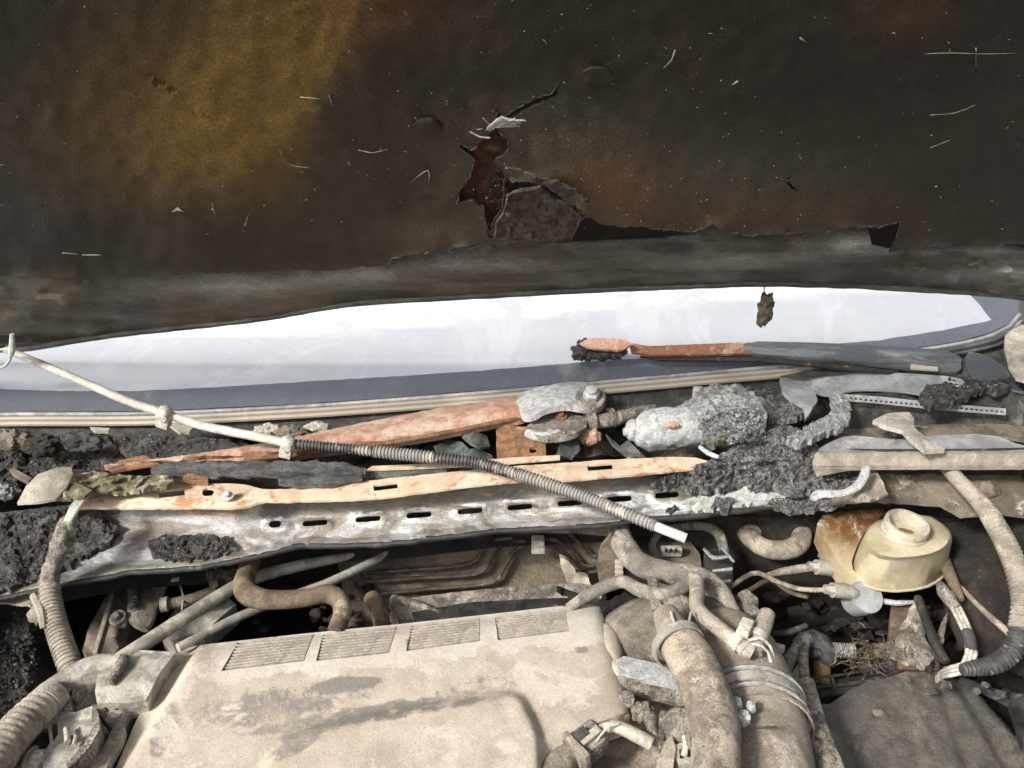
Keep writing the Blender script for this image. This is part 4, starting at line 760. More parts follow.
mk('slot_edge', join(tube([(704, 549, .842, 3), (714, 558, .842, 5), (730, 556, .842, 3)], sides=6), tube([(713, 571, .84, 3), (732, 569, .84, 4)], sides=6), tube([(713, 583, .835, 3), (730, 581, .835, 3)], sides=6), tube([(722, 548, .845, 3), (734, 562, .842, 3)], sides=6)), 'bright alloy', bk)

# battery side, wires, burnt loom
bt = thing('battery_cover', 'dark grey plastic cover with raised ridges at the lower right corner', 'cover', P(930, 760, .75))
def btz(x, y):
    z = .80 - .0002 * (x - 830)
    for x0, k0, dz in ((905, .20, .004), (930, .36, -.006), (948, .58, -.012), (962, .82, -.014)): z += dz / (1 + ex(-((x - x0) - (y - 672) * k0) / 1.2))
    return z
mk('lid', sheet(smooth2([(800, 800), (800, 740), (806, 704), (830, 704), (850, 690), (870, 680), (886, 677), (893, 668), (918, 666), (938, 667), (958, 680), (985, 700), (1026, 745), (1080, 800)], 0), zs(btz, .0006, .02, 2), holes=[slot(878, 713, 6, 4.5)], s=3.5, t=.02), 'grey plate', bt, ang=60)
mk('plug', plump(878, 713, .789, 14, 9, amp=.08, sub=3), 'mud cowl', bt)

mk('side_panel', sheet([(1010, 700), (990, 690), (960, 676), (1000, 690), (1060, 700), (1060, 760), (1024, 745)], zs(.79, .006, .04), s=6, t=.01), 'black rubber', bt)
mk('foil_scraps', join(*[sheet([(x - w_ / 2, y + 2), (x - w_ / 4, y - h_ / 2), (x + w_ / 3, y - h_ / 3), (x + w_ / 2, y + h_ / 3), (x, y + h_ / 2)], zs(.805, .008, .12, x), s=2.5, t=.002, jag=2) for x, y, w_, h_ in ((930, 690, 14, 8), (945, 684, 16, 9), (975, 690, 12, 7), (1000, 694, 16, 8), (985, 684, 10, 6))]), 'grey plate', None, 'crumpled dusty scraps above the battery cover', 'scraps')
loom = thing('burnt_wiring_loom', 'burnt black wiring loom with frayed strands right of the intake duct', 'wiring loom', P(830, 670, .74))
mk('trunk', tube([(796, 650, .81, 18), (812, 642, .815, 24), (824, 652, .81, 24), (828, 662, .80, 18)], sides=16, rough=.2, rs=60), 'dark sleeve', loom)
mk('branch', tube([(780, 700, .80, 10), (786, 668, .82, 13), (796, 650, .825, 12), (808, 638, .825, 11)], sides=14, rough=.06), 'dusty grey', loom)
mk('branch', tube([(806, 640, .83, 9), (803, 658, .83, 10), (806, 684, .83, 10)], sides=14, rough=.06), 'dusty grey', loom)
mk('branch', tube([(812, 654, .815, 9), (826, 650, .815, 9), (838, 648, .815, 9)], sides=12), 'dark sleeve', loom)
mk('branch', tube([(775, 634, .80, 6), (790, 632, .81, 7), (806, 626, .81, 6)], sides=10), 'dark sleeve', loom)
mk('ribbed_sleeve', tube([(834, 650, .815, 15), (854, 651, .815, 15)], sides=14, corr=3, amp=.2), 'light sleeve', loom, ang=30)
mk('ribbed_sleeve', tube([(822, 658, .80, 17), (822, 684, .79, 16)], sides=14, corr=3, amp=.2), 'spring brown', loom, ang=30, label='brown ribbed sleeve')
fr = []
for k in range(150):
    x = rnd.gauss(858, 8) if k < 80 else rnd.uniform(855, 940); y = rnd.gauss(655, 9) if k < 80 else rnd.gauss(656, 10); an = rnd.uniform(0, 6.28); L = rnd.uniform(4, 16); z = rnd.uniform(.79, .83)
    fr.append(tube([(x, y, z, 1.2), (x + L * .5 * math.cos(an) + rnd.uniform(-2, 2), y + L * .5 * math.sin(an), z + rnd.uniform(-.01, .01), 1), (x + L * math.cos(an), y + L * math.sin(an), z, .6)], sides=4, step=.01))
mk('frayed_strands', join(*fr), 'brown hose', loom, kind='stuff')
mk('trunk', tube([(862, 668, .79, 16), (890, 664, .79, 18), (915, 662, .79, 16), (936, 662, .79, 16)], sides=14, rough=.25, rs=60), 'char', loom)
mk('amber_end', tube([(900, 664, .80, 12), (925, 663, .80, 14)], sides=12, rough=.15), 'spring brown', loom)
crust('burnt_fluff', [(868, 646), (890, 640), (915, 648), (935, 655), (932, 664), (905, 660), (880, 656), (862, 658)], .80, 'mud cowl', 'tan burnt fluff matted over the wiring loom', .012, seed=41, cat='burnt fluff', s=3)
ga = thing('grey_sheath', 'flattened pale grey cable sheath running down beside the intake duct', 'cable sheath', P(820, 740, .80))
mk('sheath', tube([(806, 680, .84, 16), (811, 705, .84, 20), (818, 730, .84, 23), (830, 762, .84, 25), (842, 800, .84, 26)], sides=16, flat=.45, step=.005), 'dusty grey', ga)
for x, y in ((810, 690), (820, 734), (829, 758)): mk('marker_band', plump(x, y, .8462, 13, 11, 4, amp=.05, sub=3), 'dusty rubber', ga)
fm = mk('black_rod_frame', join(tube([(745, 702, .79), (790, 690, .79), (862, 682, .79), (900, 670, .79)], 4.5, sides=8), tube([(784, 680, .80), (832, 676, .80), (880, 668, .80)], 3, sides=8), tube([(832, 676, .80), (835, 688, .79)], 3.5, sides=8), tube([(875, 660, .81), (878, 674, .80)], 3, sides=8), bar(P(790, 696, .785), P(880, 680, .785), .02, .004)), 'black rubber', None, 'black rod frame along the rear of the battery cover', 'frame')
mk('burnt_bracket', join(sheet([(890, 655), (902, 625), (914, 600), (922, 612), (926, 640), (935, 655), (925, 668), (905, 662)], zs(.815, .012, .05, 8), s=4, t=.004, jag=2)), 'dusty grey', None, 'torn dusty metal bracket standing under the reservoir', 'bracket')
mk('burnt_bracket', sheet([(934, 640), (944, 618), (948, 612), (944, 640), (940, 655)], zs(.82, .006, .08), s=4, t=.004, jag=1), 'dusty grey', None, 'narrow dusty metal sliver right of the torn bracket', 'bracket')
mk('dark_tube', tube([(918, 598, .83, 8), (926, 620, .83, 9), (936, 645, .825, 10), (946, 662, .82, 9)], sides=12), 'black rubber', None, 'dark rubber tube slanting down in front of the torn bracket', 'tube')
mk('brown_pillar_strip', sheet([(892, 600), (914, 600), (905, 625), (895, 640), (888, 640)], zs(.795, .003), s=6, t=.01), 'brown hose', None, 'brown strip standing behind the torn bracket', 'strip')
wb = thing('white_wires', 'bundle of white wires with a dark band looping down right of the reservoir', 'wires', P(955, 640, .80))
for k in range(3):
    o_ = (k - 1) * 5
    mk('wire', tube([(948 + o_ * .6, 592, .84, 3.6), (955 + o_ * .8, 606, .84, 3.8), (963 + o_ * .8, 622, .838, 3.8), (970 + o_ * .7, 640, .835, 3.8), (971 + o_ * .9, 655, .83, 4), (965 + o_ * .5, 667 + o_ * .6, .825, 4), (952, 671 + o_ * .8, .82, 4), (940, 676 + o_ * .5, .79, 4), (930, 690, .74, 4)], sides=10), 'white plastic', wb)
mk('band', tube([(967, 632, .8375, 12), (970, 642, .8355, 12), (971, 650, .8325, 12)], sides=14), 'dark sleeve', wb)
mk('crusty_top', tube([(940, 584, .845, 8), (944, 592, .845, 13), (952, 602, .843, 12), (956, 608, .84, 9)], sides=12, rough=.25, rs=90), 'dusty grey', wb)
mk('bonnet_cable', tube([(950, 578, .84, 6), (965, 592, .835, 5), (985, 612, .83, 6), (1008, 632, .83, 7), (1018, 640, .83, 6)], sides=10), 'dusty rubber', None, 'thin grey cable running diagonally behind the white wires to the conduit', 'cable')
mk('brown_cable', tube([(944, 560, .84, 12), (950, 575, .84, 12), (958, 592, .838, 9), (962, 600, .836, 5)], sides=12), 'brown hose', None, 'brown cable end beside the reservoir tank', 'cable')

# ------------------------------------------------------------------ middle: heat shield and pipes on the firewall
hsd = thing('heat_shield', 'brown dusty heat shield on the firewall behind the engine cover', 'heat shield', Q(470, 600, .08))
mk('panel', sheet([(335, 552), (400, 540), (520, 530), (610, 524), (606, 600), (560, 640), (330, 640), (345, 600)], lambda x, y: Q(x, y, .085 + .004 * fb(x, y, .012, 3)), s=8, t=.004, tdir=Vector((0, 1, 0))), 'heat shield', hsd, ang=60)
mk('ledge', sheet([(392, 604), (420, 596), (500, 588), (580, 583), (604, 588), (600, 602), (560, 606), (480, 612), (400, 620)], zs(.80, .003, .03), s=6, t=.01, jag=1), 'dusty grey', hsd)
mk('black_gap_strip', sheet([(412, 612), (470, 602), (550, 598), (600, 598), (604, 612), (560, 618), (470, 622), (420, 624)], zs(.806, .002), s=8, t=.01), 'black rubber', hsd)
qa = lambda x, y: Q(x, y, .074)
for k, (pts, lb) in enumerate((([(368, 573), (410, 570), (450, 567), (474, 562), (484, 550), (494, 541), (512, 538)], 'topmost of the brake lines on the left of the white clip'), ([(361, 573), (370, 581), (420, 578), (470, 575), (486, 568), (494, 553), (506, 544), (525, 541)], 'second brake line on the left of the white clip'), ([(349, 577), (360, 589), (372, 594), (430, 589), (490, 583), (504, 568), (514, 552), (527, 544), (536, 543)], 'lowest brake line on the left of the white clip'),
        ([(540, 543), (550, 545), (562, 556), (574, 570), (584, 573), (598, 571)], 'lowest brake line on the right of the white clip'), ([(541, 540), (556, 540), (568, 550), (580, 563), (590, 566), (602, 564)], 'middle brake line on the right of the white clip'), ([(570, 534), (580, 544), (590, 555), (604, 557)], 'uppermost short brake line on the right of the white clip'))):
    mk('brake_line', gtube(pts, qa, 4.2, sides=9, step=.004), 'brake line', None, lb, 'brake line', 'brake lines on the heat shield')
mk('line_clip', join(box(Q(538, 541, .066), (.016, .014, .009), None, .001), box(Q(538, 548, .066), (.017, .014, .009), None, .001)), 'white plastic', None, 'small white clip holding the brake lines under the crossmember', 'clip')
mk('crusty_scab', sheet([(560, 556), (568, 560), (576, 572), (588, 578), (591, 586), (580, 589), (566, 582), (562, 570)], lambda x, y: Q(x, y, .055 + .004 * fb(x, y, .1, 3)), s=3, t=.006, tdir=Vector((0, 1, 0)), jag=1.5), 'dusty cover', None, 'crusty beige scab on the heat shield right of the brake lines', 'scab')
mk('tan_bracket', sheet([(601, 548), (612, 534), (620, 560), (618, 580), (600, 586), (597, 570)], lambda x, y: Q(x, y, .03), s=6, t=.006, tdir=Vector((0, 1, 0))), 'mud cowl', None, 'tan tapered bracket left of the thick hose', 'bracket')
mk('small_hose', tube([(392, 600, .80, 12), (415, 606, .80, 12), (440, 616, .80, 11)], sides=12), 'dusty grey', None, 'short grey hose stub on the ledge behind the engine cover', 'hose')
mk('dark_pipe_end', tube([(372, 598, .82, 18), (380, 612, .82, 18), (382, 630, .81, 16)], sides=14, rough=.08), 'brown hose', None, 'dark brown rubber elbow behind the engine cover vents', 'pipe')

# left: struts, hoses, mechanism
mk('support_strut', tube([(112, 664, .872, 17), (150, 640, .868, 17), (200, 608, .862, 16), (245, 582, .857, 15), (290, 568, .85, 14), (335, 559, .842, 11), (375, 552, .835, 6)], sides=14, flat=.8), 'aluminium', None, 'thick pale metal strut rising right from the left casting', 'strut')
mk('support_strut', tube([(178, 648, .862, 9), (230, 621, .855, 9), (280, 600, .85, 9), (330, 582, .845, 9), (388, 554, .838, 8)], sides=12), 'aluminium', None, 'thin pale metal rod below the thick strut', 'strut')
mk('bent_hose', tube([(252, 562, .875, 17), (246, 574, .876, 19), (244, 588, .876, 22), (254, 597, .876, 22), (275, 600, .875, 19), (305, 598, .873, 18), (328, 594, .87, 19), (340, 601, .865, 19), (342, 614, .86, 18), (335, 632, .855, 17)], sides=20, step=.004, rough=.05), 'brown hose', None, 'brown bent coolant hose crossing over the struts', 'hose')
st_ = thing('steering_mechanism', 'dusty brown metal mechanism in the dark gap under the left crossmember', 'mechanism', P(130, 640, .74))
mk('casing', sheet([(82, 650), (90, 625), (106, 596), (120, 582), (140, 578), (136, 610), (126, 640), (108, 662), (92, 664)], zs(.80, .008, .04, 2), s=5, t=.03, jag=1), 'mud cowl', st_, ang=60)
mk('fin', bar(P(118, 582, .82), P(96, 656, .82), .005, .012), 'tan cowl', st_)
mk('bracket', sheet(smooth2([(136, 585), (150, 578), (168, 572), (165, 592), (158, 604), (152, 622), (145, 630), (130, 622), (124, 612), (136, 604), (142, 594)], 1), zs(.825, .004, .06), s=4, t=.006), 'dusty rubber', st_)
mk('spring', tube([(132, 588, .83, 10), (134, 600, .83, 11), (132, 610, .83, 10)], sides=12, corr=4, amp=.3), 'dark sleeve', st_)
bolt(118, 618, .825, 8, 'dusty grey', st_)
mk('block', sheet([(176, 608), (200, 600), (226, 596), (236, 604), (206, 630), (172, 640), (160, 630)], zs(.80, .004), s=6, t=.03), 'aluminium', st_)
pc = thing('pipe_coupling', 'pinkish cylinder coupling with white collar behind the thick strut', 'coupling', P(185, 605, .80))
mk('cylinder', tube([(168, 604, .83, 11), (190, 600, .83, 12), (214, 592, .825, 12)], sides=14), 'mud cowl', pc)
mk('collar', tube([(161, 605, .832, 15), (168, 604, .832, 15)], sides=14), 'white plastic', pc)
mk('small_line', join(tube([(172, 582, .84, 8), (180, 581, .84, 8)], sides=8), tube([(180, 582, .84), (196, 580, .84), (206, 574, .843)], 4, sides=8), tube([(180, 585, .835), (183, 596, .835), (182, 610, .835)], 2, sides=6)), 'tan trim', None, 'thin tan pipe with small union below the burnt crossmember', 'pipe')
crust('burnt_wrap', [(206, 572), (220, 567), (238, 570), (240, 576), (226, 578), (210, 580)], .85, 'lining crust', 'frayed burnt wrap beside the top of the bent hose', .008, seed=51, cat='wrap')
mk('sooty_wing', sheet([(-120, 600), (0, 582), (50, 570), (62, 600), (58, 640), (66, 665), (40, 690), (10, 720), (-20, 780), (-120, 800)], zs(lambda x, y: .845 - .0004 * (y - 600) - .04 * ex(-((x - 60) / 20) ** 2), .014, .018, 3, 6), s=3.5, t=.01, jag=2), 'sooty gloss', None, 'black sooty inner wing panel at the left edge', 'wing panel', ang=70)
sw = bpy.data.objects['sooty_wing']; swf = zs(lambda x, y: .845 - .0004 * (y - 600) - .04 * ex(-((x - 60) / 20) ** 2), .010, .018, 3)
chips([(-20, 590), (50, 578), (60, 640), (40, 690), (-20, 760)], swf, 500, 1.5, 7, 'sooty gloss', sw, .003, 'soot_flakes')
chips([(-20, 600), (40, 590), (46, 640), (20, 690), (-20, 720)], swf, 220, 1.2, 5, 'grey char', sw, .003, 'soot_flakes')
mk('torn_flap', sheet([(-30, 580), (10, 574), (28, 578), (22, 588), (40, 598), (45, 620), (36, 625), (30, 605), (0, 602), (-30, 604)], zs(.885, .004, .05, 4), s=4, t=.003, jag=1.5), 'beige scrap', None, 'torn pale flap hanging under the left end of the crossmember', 'scrap')
cdl = thing('left_conduit', 'ribbed conduit with crusted neck hanging over the left end of the crossmember', 'conduit', P(60, 640, .80))
for k in range(4): mk('wire', tube([(90 - k * 2.5, 493 + k, .968, 3), (80 - k * 2.5, 506, .972, 4), (70 - k * 1.5, 522, .966, 4)], sides=8), 'wire green' if k % 2 else 'white hose', cdl)
mk('crusted_neck', tube([(74, 516, .962, 10), (66, 528, .958, 17), (62, 542, .95, 22), (57, 554, .94, 17), (52, 570, .925, 15), (50, 584, .912, 17)], sides=24, step=.002, rough=.34, rs=110), 'dusty grey', cdl, ang=80)
mk('ribbed_run', tube([(49, 580, .914, 19), (51, 602, .90, 21), (57, 628, .885, 22), (68, 660, .87, 23), (76, 680, .86, 23)], sides=18, corr=4, amp=.14), 'ribbed beige', cdl, ang=30)
mk('bracket_clip', join(tube([(34, 596, .90, 8), (42, 612, .90, 10), (44, 628, .89, 7)], sides=8), box(P(40, 612, .895), (.016, .02, .012), None, .002)), 'tan cowl', cdl)

# ------------------------------------------------------------------ left casting and hoses
cs = thing('cast_bracket', 'pale dusty cast bracket with openings left of the engine cover', 'casting', P(90, 760, .80))
mk('outer_arm', sheet([(32, 695), (44, 682), (64, 668), (84, 658), (104, 653), (124, 655), (122, 664), (112, 669), (98, 670), (84, 676), (71, 687), (60, 700), (50, 703), (40, 702)], zs(lambda x, y: .882 - .00012 * (y - (676 - (x - 50) * .3)) ** 2 * .35, .0008, .05), s=3.5, t=.022), 'aluminium', cs, ang=45)
mk('right_block', sheet([(121, 655), (140, 650), (176, 652), (160, 672), (146, 700), (130, 703), (97, 703), (95, 692), (97, 676), (103, 668), (116, 668)], zs(lambda x, y: .873 - .00025 * max(0, y - 684), .001, .05), s=4, t=.02), 'aluminium', cs, ang=45)
mk('front_face', sheet([(92, 705), (108, 702), (132, 704), (128, 724), (118, 734), (106, 722), (97, 712)], zs(.856, .003, .08), s=4, t=.012, jag=.8), 'dusty grey', cs)
mk('lower_basin', sheet([(52, 706), (62, 711), (76, 712), (92, 706), (99, 714), (97, 730), (85, 750), (68, 768), (66, 800), (42, 800), (43, 756), (50, 742), (47, 724)], zs(lambda x, y: .864 - .004 * ex(-((x - 70) / 14) ** 2 - ((y - 732) / 14) ** 2), .001), holes=[[(51, 722), (57, 720), (58, 734), (53, 742)]], s=4, t=.02), 'aluminium', cs, ang=45)
mk('side_wall', sheet([(60, 700), (66, 694), (72, 690), (71, 706), (64, 709)], zs(.868), s=5, t=.02), 'dusty grey', cs)
mk('curved_dish', sheet(smooth2([(122, 722), (126, 728), (118, 746), (108, 762), (96, 800), (72, 800), (84, 768), (98, 756), (108, 738), (114, 724)], 1), zs(.862, .001), s=4, t=.01), 'ribbed beige', cs, ang=45)
mk('rib', tube([(124, 658, .878, 11), (119, 668, .878, 11), (110, 684, .875, 10)], sides=12), 'dusty grey', cs)
mk('small_bolts', join(*[plump(x, y, .860, 7, 6, amp=.2, sub=3) for x, y in ((106, 708), (112, 706), (118, 707))]), 'char', cs)
mk('basin_pegs', join(tube([(66, 728, .868, 5), (68, 742, .868, 6)], sides=8), tube([(76, 736, .868, 4), (74, 746, .868, 5)], sides=8)), 'beige scrap', cs)
mk('plate_wall', sheet([(92, 706), (98, 712), (100, 728), (90, 746), (74, 764), (68, 768), (66, 764), (84, 744), (92, 728)], zs(.880), s=4, t=.035), 'dusty grey', cs)
mk('recess_block', box(P(74, 694, .862), (.018, .02, .012), None, .002), 'dusty grey', cs)
bolt(70, 742, .862, 6, 'dusty grey', cs)
mk('inner_floor', sheet([(44, 690), (150, 670), (130, 790), (40, 790)], zs(.81, .004), s=8, t=.01), 'dark brown bay', cs)
hz = thing('ribbed_hose', 'thick beige ribbed hose at the lower left corner joining the cast bracket', 'hose', P(10, 760, .80))
mk('hose', tube([(-30, 800, .88, 42), (0, 752, .878, 40), (22, 725, .876, 38), (46, 702, .872, 34)], sides=22, corr=8, amp=.05), 'ribbed beige', hz, ang=180)
mk('end_collar', tube([(44, 705, .872, 36), (54, 695, .87, 34)], sides=22), 'aluminium', hz)
mk('blue_black_hose', tube([(20, 775, .845, 22), (34, 750, .845, 22), (50, 735, .845, 18)], sides=14), 'dark sleeve', None, 'dark hose half hidden behind the thick ribbed hose', 'hose')
mk('lower_lump', join(plump(38, 762, .86, 20, 24, amp=.2), tube([(20, 780, .86, 6), (28, 755, .865, 7), (36, 748, .86, 6)], sides=8)), 'beige scrap', None, 'small beige fitting at the lower left beside the ribbed hose', 'fitting')

# ------------------------------------------------------------------ engine cover
ec = thing('engine_cover', 'large dust covered beige engine cover with four ribbed vents', 'engine cover', P(370, 768, .82))
ECO = [(186, 648), (200, 645), (300, 634), (400, 624), (500, 613), (560, 606), (590, 604), (600, 607), (604, 618), (612, 646), (622, 676), (630, 704), (628, 712), (600, 722), (585, 731), (570, 748), (556, 800), (100, 800), (116, 768), (132, 730), (150, 690), (168, 660)]
VT = [[(238, 642), (314, 635), (304, 661), (221, 671)], [(323, 634), (397, 627), (389, 653), (316, 661)], [(412, 625), (480, 619), (480, 641), (406, 651)], [(495, 618), (566, 611), (570, 631), (498, 640)]]
EMB = [(250, 800), (262, 768), (275, 748), (300, 732), (350, 719), (420, 707), (470, 698), (500, 692), (520, 695), (526, 706), (536, 726), (540, 745), (541, 800)]
def sdist(poly_, x, y):
    d = 1e9; n = len(poly_)
    for i in range(n):
        x1, y1 = poly_[i]; x2, y2 = poly_[(i + 1) % n]; dx, dy = x2 - x1, y2 - y1; t = max(0, min(1, ((x - x1) * dx + (y - y1) * dy) / (dx * dx + dy * dy + 1e-9))); d = min(d, math.hypot(x - x1 - t * dx, y - y1 - t * dy))
    return d if inside(poly_, np.array([[x, y]]))[0] else -d
EMs = smooth2(EMB, 1)
def ez(x, y):
    z = .868 - .00006 * max(0, y - 660)
    z += -.012 * ex(-max(0, (y - poly([(186, 648), (600, 606)], x))) / 5.0)
    z -= .012 / (1 + ex(-(y - 700 - (560 - x) * .9) / 5)) * (x > 480) * min(1, (x - 480) / 60) * 0
    if y > 680: z += .011 / (1 + ex(-sdist(EMs, x, y) / 1.3))
    # left side slope and facet line
    ln = (x - 196) + (y - 650) * .60; z -= .011 / (1 + ex(ln / 1.4)) 
    ln2 = (x - 604) - (y - 618) * .30; z -= .010 * ex(min(0, ln2) / 5.0)
    lf = (y - 716) - (628 - x) * .36; z -= .007 / (1 + ex(-lf / 3)) / (1 + ex(-(x - 548) / 4))
    return z + .0005 * fb(x, y, .03, 2)
inf = []
vf = sheet(ECO, zs(ez), holes=VT, s=3.4, es=4, t=.03, info=inf)
def estain(info):
    o = []
    for x, y in info:
        a = 0
        for cx, cy, sx_, sy_, ang_, h_ in ((345, 685, 36, 7, -.12, .75), (350, 700, 60, 7, -.15, .4), (255, 715, 70, 16, -.1, .45), (400, 714, 120, 5, -.17, .7), (290, 738, 30, 8, -.5, .6), (163, 735, 10, 20, .3, .9), (580, 650, 8, 3, 0, .7), (440, 690, 60, 8, -.1, .2), (175, 700, 12, 30, .4, .3)):
            dx, dy = x - cx, y - cy; u = dx * math.cos(ang_) + dy * math.sin(ang_); v = -dx * math.sin(ang_) + dy * math.cos(ang_)
            a += h_ * ex(-(u / sx_) ** 2 - (v / sy_) ** 2)
        a *= max(0, .9 + 1.1 * fb(x, y, .035, 7))
        for cx, cy, sx_, sy_, ang_, h_, wob in ((347, 684, 38, 7.5, -.13, .95, 2), (262, 706, 75, 17, -.12, .60, 10), (345, 716, 110, 7, -.17, .75, 4), (480, 688, 60, 10, -.1, .4, 8), (300, 742, 36, 9, -.55, .65, 3), (160, 738, 9, 22, .25, .85, 3), (450, 655, 40, 8, -.08, .35, 5), (581, 650, 9, 3, 0, .8, 1)):
            dx, dy = x - cx, y - cy + wob * fb(x, y, .045, cx); u = dx * math.cos(ang_) + dy * math.sin(ang_); v = -dx * math.sin(ang_) + dy * math.cos(ang_)
            a = max(a, h_ / (1 + ex(-(1 - (u / sx_) ** 2 - (v / sy_) ** 2) * 4)))
        g = .9 / (1 + ex((y - poly([(186, 690), (400, 662), (600, 645)], x) + 14 * fb(x, y, .03, 4)) / 2.5))
        b = .8 * max(0, .2 + fb(x, y, .012, 11))
        o.append((min(1, max(0, a)), min(1, g), min(1, b)))
    return o
mk('cover', vf, 'dusty cover', ec, ang=50, stain_light=estain(inf))
for q in VT:
    a, b, c_, d = [Vector(p) for p in q]
    pr = []
    for k in range(9):
        t = (k + .5) / 9; l = a.lerp(d, t); r = b.lerp(c_, t)
        p0 = P(l.x + .5, l.y, ez(l.x, l.y) - .0035); p1 = P(r.x - .5, r.y, ez(r.x, r.y) - .0035); pr.append(bar(p0, p1, .0026, .004, .0004))
    v = mk('vent', sheet([(p.x, p.y) for p in (a, b, c_, d)], zs(lambda x, y: ez(x, y) - .0062), s=9, t=.004), 'vent plastic', ec)
    mk('louvres', join(*pr), 'vent plastic', v, kind='stuff')
mk('side_lug', join(plump(608, 652, .850, 30, 76, 30, amp=.06, sub=4), plump(616, 676, .852, 18, 30, amp=.1)), 'dusty cover', ec, stain_light=None)
mk('mount_tab', join(box(P(622, 712, .852), (.012, .02, .012), None, .002), lathe(P(626, 700, .86), [(.008, 0), (.008, .004), (.005, .006)], NUP, 14)), 'dusty grey', ec)

# ------------------------------------------------------------------ intake duct, hoses right of the cover
dt = thing('intake_duct', 'wide beige rubber intake duct curving down at lower centre right', 'duct', P(740, 760, .78))
mk('plenum', tube([(600, 668, .80, 60), (628, 652, .82, 84), (660, 642, .835, 92), (700, 640, .84, 88), (722, 650, .84, 84)], sides=40, step=.005, rough=.04, rs=30), 'plenum rubber', dt, ang=180)
mk('boot', tube([(704, 622, .83, 50), (716, 644, .838, 86), (728, 665, .845, 104), (744, 700, .846, 106), (756, 740, .845, 104), (766, 800, .84, 100)], sides=44, step=.005, rough=.02, rs=25), 'duct rubber', dt, ang=180)
def tring(px, py, z, dirpx, wpx, band, m, nm, par, t=.002):
    a = P(px, py, z); b = P(px + dirpx[0], py + dirpx[1], z); s__ = depth(a) / FPX
    return mk(nm, ringband(a, (b - a).normalized(), wpx / 2 * s__, band, t), m, par)
tring(750, 716, .846, (3, 12), 108, .010, 'aluminium', 'clamp_band', dt)
tring(748, 709, .846, (3, 12), 109, .0018, 'bright alloy', 'clamp_wire', dt, .003)
tring(752, 725, .846, (3, 12), 109, .0018, 'bright alloy', 'clamp_wire', dt, .003)
mk('clamp_screw', join(plump(737, 704, .902, 10, 14, amp=.2), plump(751, 707, .902, 9, 12, amp=.2), plump(743, 718, .90, 14, 16, amp=.25), tube([(736, 716, .903, 7), (750, 718, .903, 7)], sides=8)), 'bright alloy', dt)
tring(757, 733, .845, (3, 12), 107, .004, 'duct rubber', 'moulded_rib', dt)
mk('raised_mark', bar(P(757, 728, .905), P(777, 727, .903), .002, .002), 'dark sleeve', dt)
rh = thing('radiator_hose', 'thick beige hose running down in front of the intake duct', 'hose', P(700, 760, .85))
mk('hose', tube([(676, 640, .905, 40), (688, 655, .908, 46), (701, 680, .908, 48), (711, 710, .906, 49), (716, 740, .905, 49), (714, 800, .90, 50)], sides=30, step=.005, rough=.025, rs=40), 'dusty rubber', rh, ang=180)
tring(678, 645, .905, (8, 12), 50, .009, 'aluminium', 'clamp', rh)
mk('clamp_ears', join(tube([(671, 612, .92, 2.5), (676, 628, .925, 2.5)], sides=6), tube([(691, 612, .92, 2.5), (688, 628, .925, 2.5)], sides=6)), 'white plastic', rh)
mk('stub', tube([(666, 615, .90, 26), (672, 628, .902, 32), (677, 642, .903, 36)], sides=24), 'duct rubber', rh)
h1 = mk('heater_hose', tube([(616, 522, .87, 21), (624, 545, .872, 24), (640, 564, .874, 24), (668, 573, .876, 23), (698, 578, .878, 23), (716, 590, .878, 23), (728, 610, .876, 22), (738, 632, .87, 20)], sides=22, step=.004, rough=.04), 'grey rubber', None, 'thick dusty heater hose coming from under the crossmember above the duct', 'hose')
mk('vacuum_hose', tube([(568, 608, .86, 9), (590, 594, .875, 12), (612, 584, .885, 13), (625, 582, .89, 13), (640, 590, .892, 14), (660, 594, .892, 14), (678, 590, .895, 14), (692, 580, .898, 14)], sides=16, step=.004, rough=.03), 'grey rubber', None, 'thin wavy hose running from the engine cover to the white elbow', 'hose')
el = thing('elbow_hose', 'pale elbow hose bending down to a clamp above the intake duct', 'hose', P(720, 630, .88))
mk('hose', tube([(690, 580, .905, 14), (696, 580, .907, 15), (697, 592, .908, 15), (697, 606, .91, 15), (706, 618, .912, 16), (724, 632, .912, 16), (742, 646, .91, 16), (753, 653, .908, 16)], sides=16, step=.003), 'ribbed beige', el)
mk('clamp', join(tube([(733, 639, .911, 20), (741, 645, .91, 20)], sides=14), tube([(745, 648, .909, 19), (748, 651, .909, 19)], sides=14), box(P(745, 628, .922), (.02, .012, .008), axes(Vector((.5, .8, .1))), .002)), 'white plastic', el)
sh = thing('stub_hose', 'short capped beige hose stub standing beside the elbow clamp', 'hose', P(760, 640, .88))
mk('hose', tube([(754, 652, .905, 17), (758, 640, .91, 17), (764, 624, .914, 17), (767, 614, .915, 16)], sides=16), 'ribbed beige', sh)
mk('clip', join(tube([(756, 640, .911, 21), (758, 636, .911, 21)], sides=14), tube([(748, 640, .916, 3), (760, 638, .922, 3), (770, 646, .915, 3), (774, 660, .905, 3)], sides=8), tube([(752, 644, .916, 3), (762, 646, .922, 3), (768, 652, .916, 3), (771, 662, .91, 3)], sides=8)), 'white plastic', sh)
mk('grey_tee', join(tube([(652, 578, .885, 10), (655, 596, .888, 11), (658, 610, .885, 13)], sides=10, flat=.6), plump(676, 602, .885, 30, 16, amp=.1)), 'dusty grey', None, 'grey flat bracket crossing over the wavy hose', 'bracket')
mk('plastic_tabs', join(box(P(748, 602, .87), (.014, .02, .02), axes(Vector((1, .5, .2))), .003), box(P(752, 614, .872), (.013, .016, .016), axes(Vector((1, .4, .1))), .003), tube([(736, 615, .865, 10), (744, 606, .868, 9)], sides=8)), 'dusty grey', None, 'pair of grey blocky tabs behind the intake duct', 'tabs')
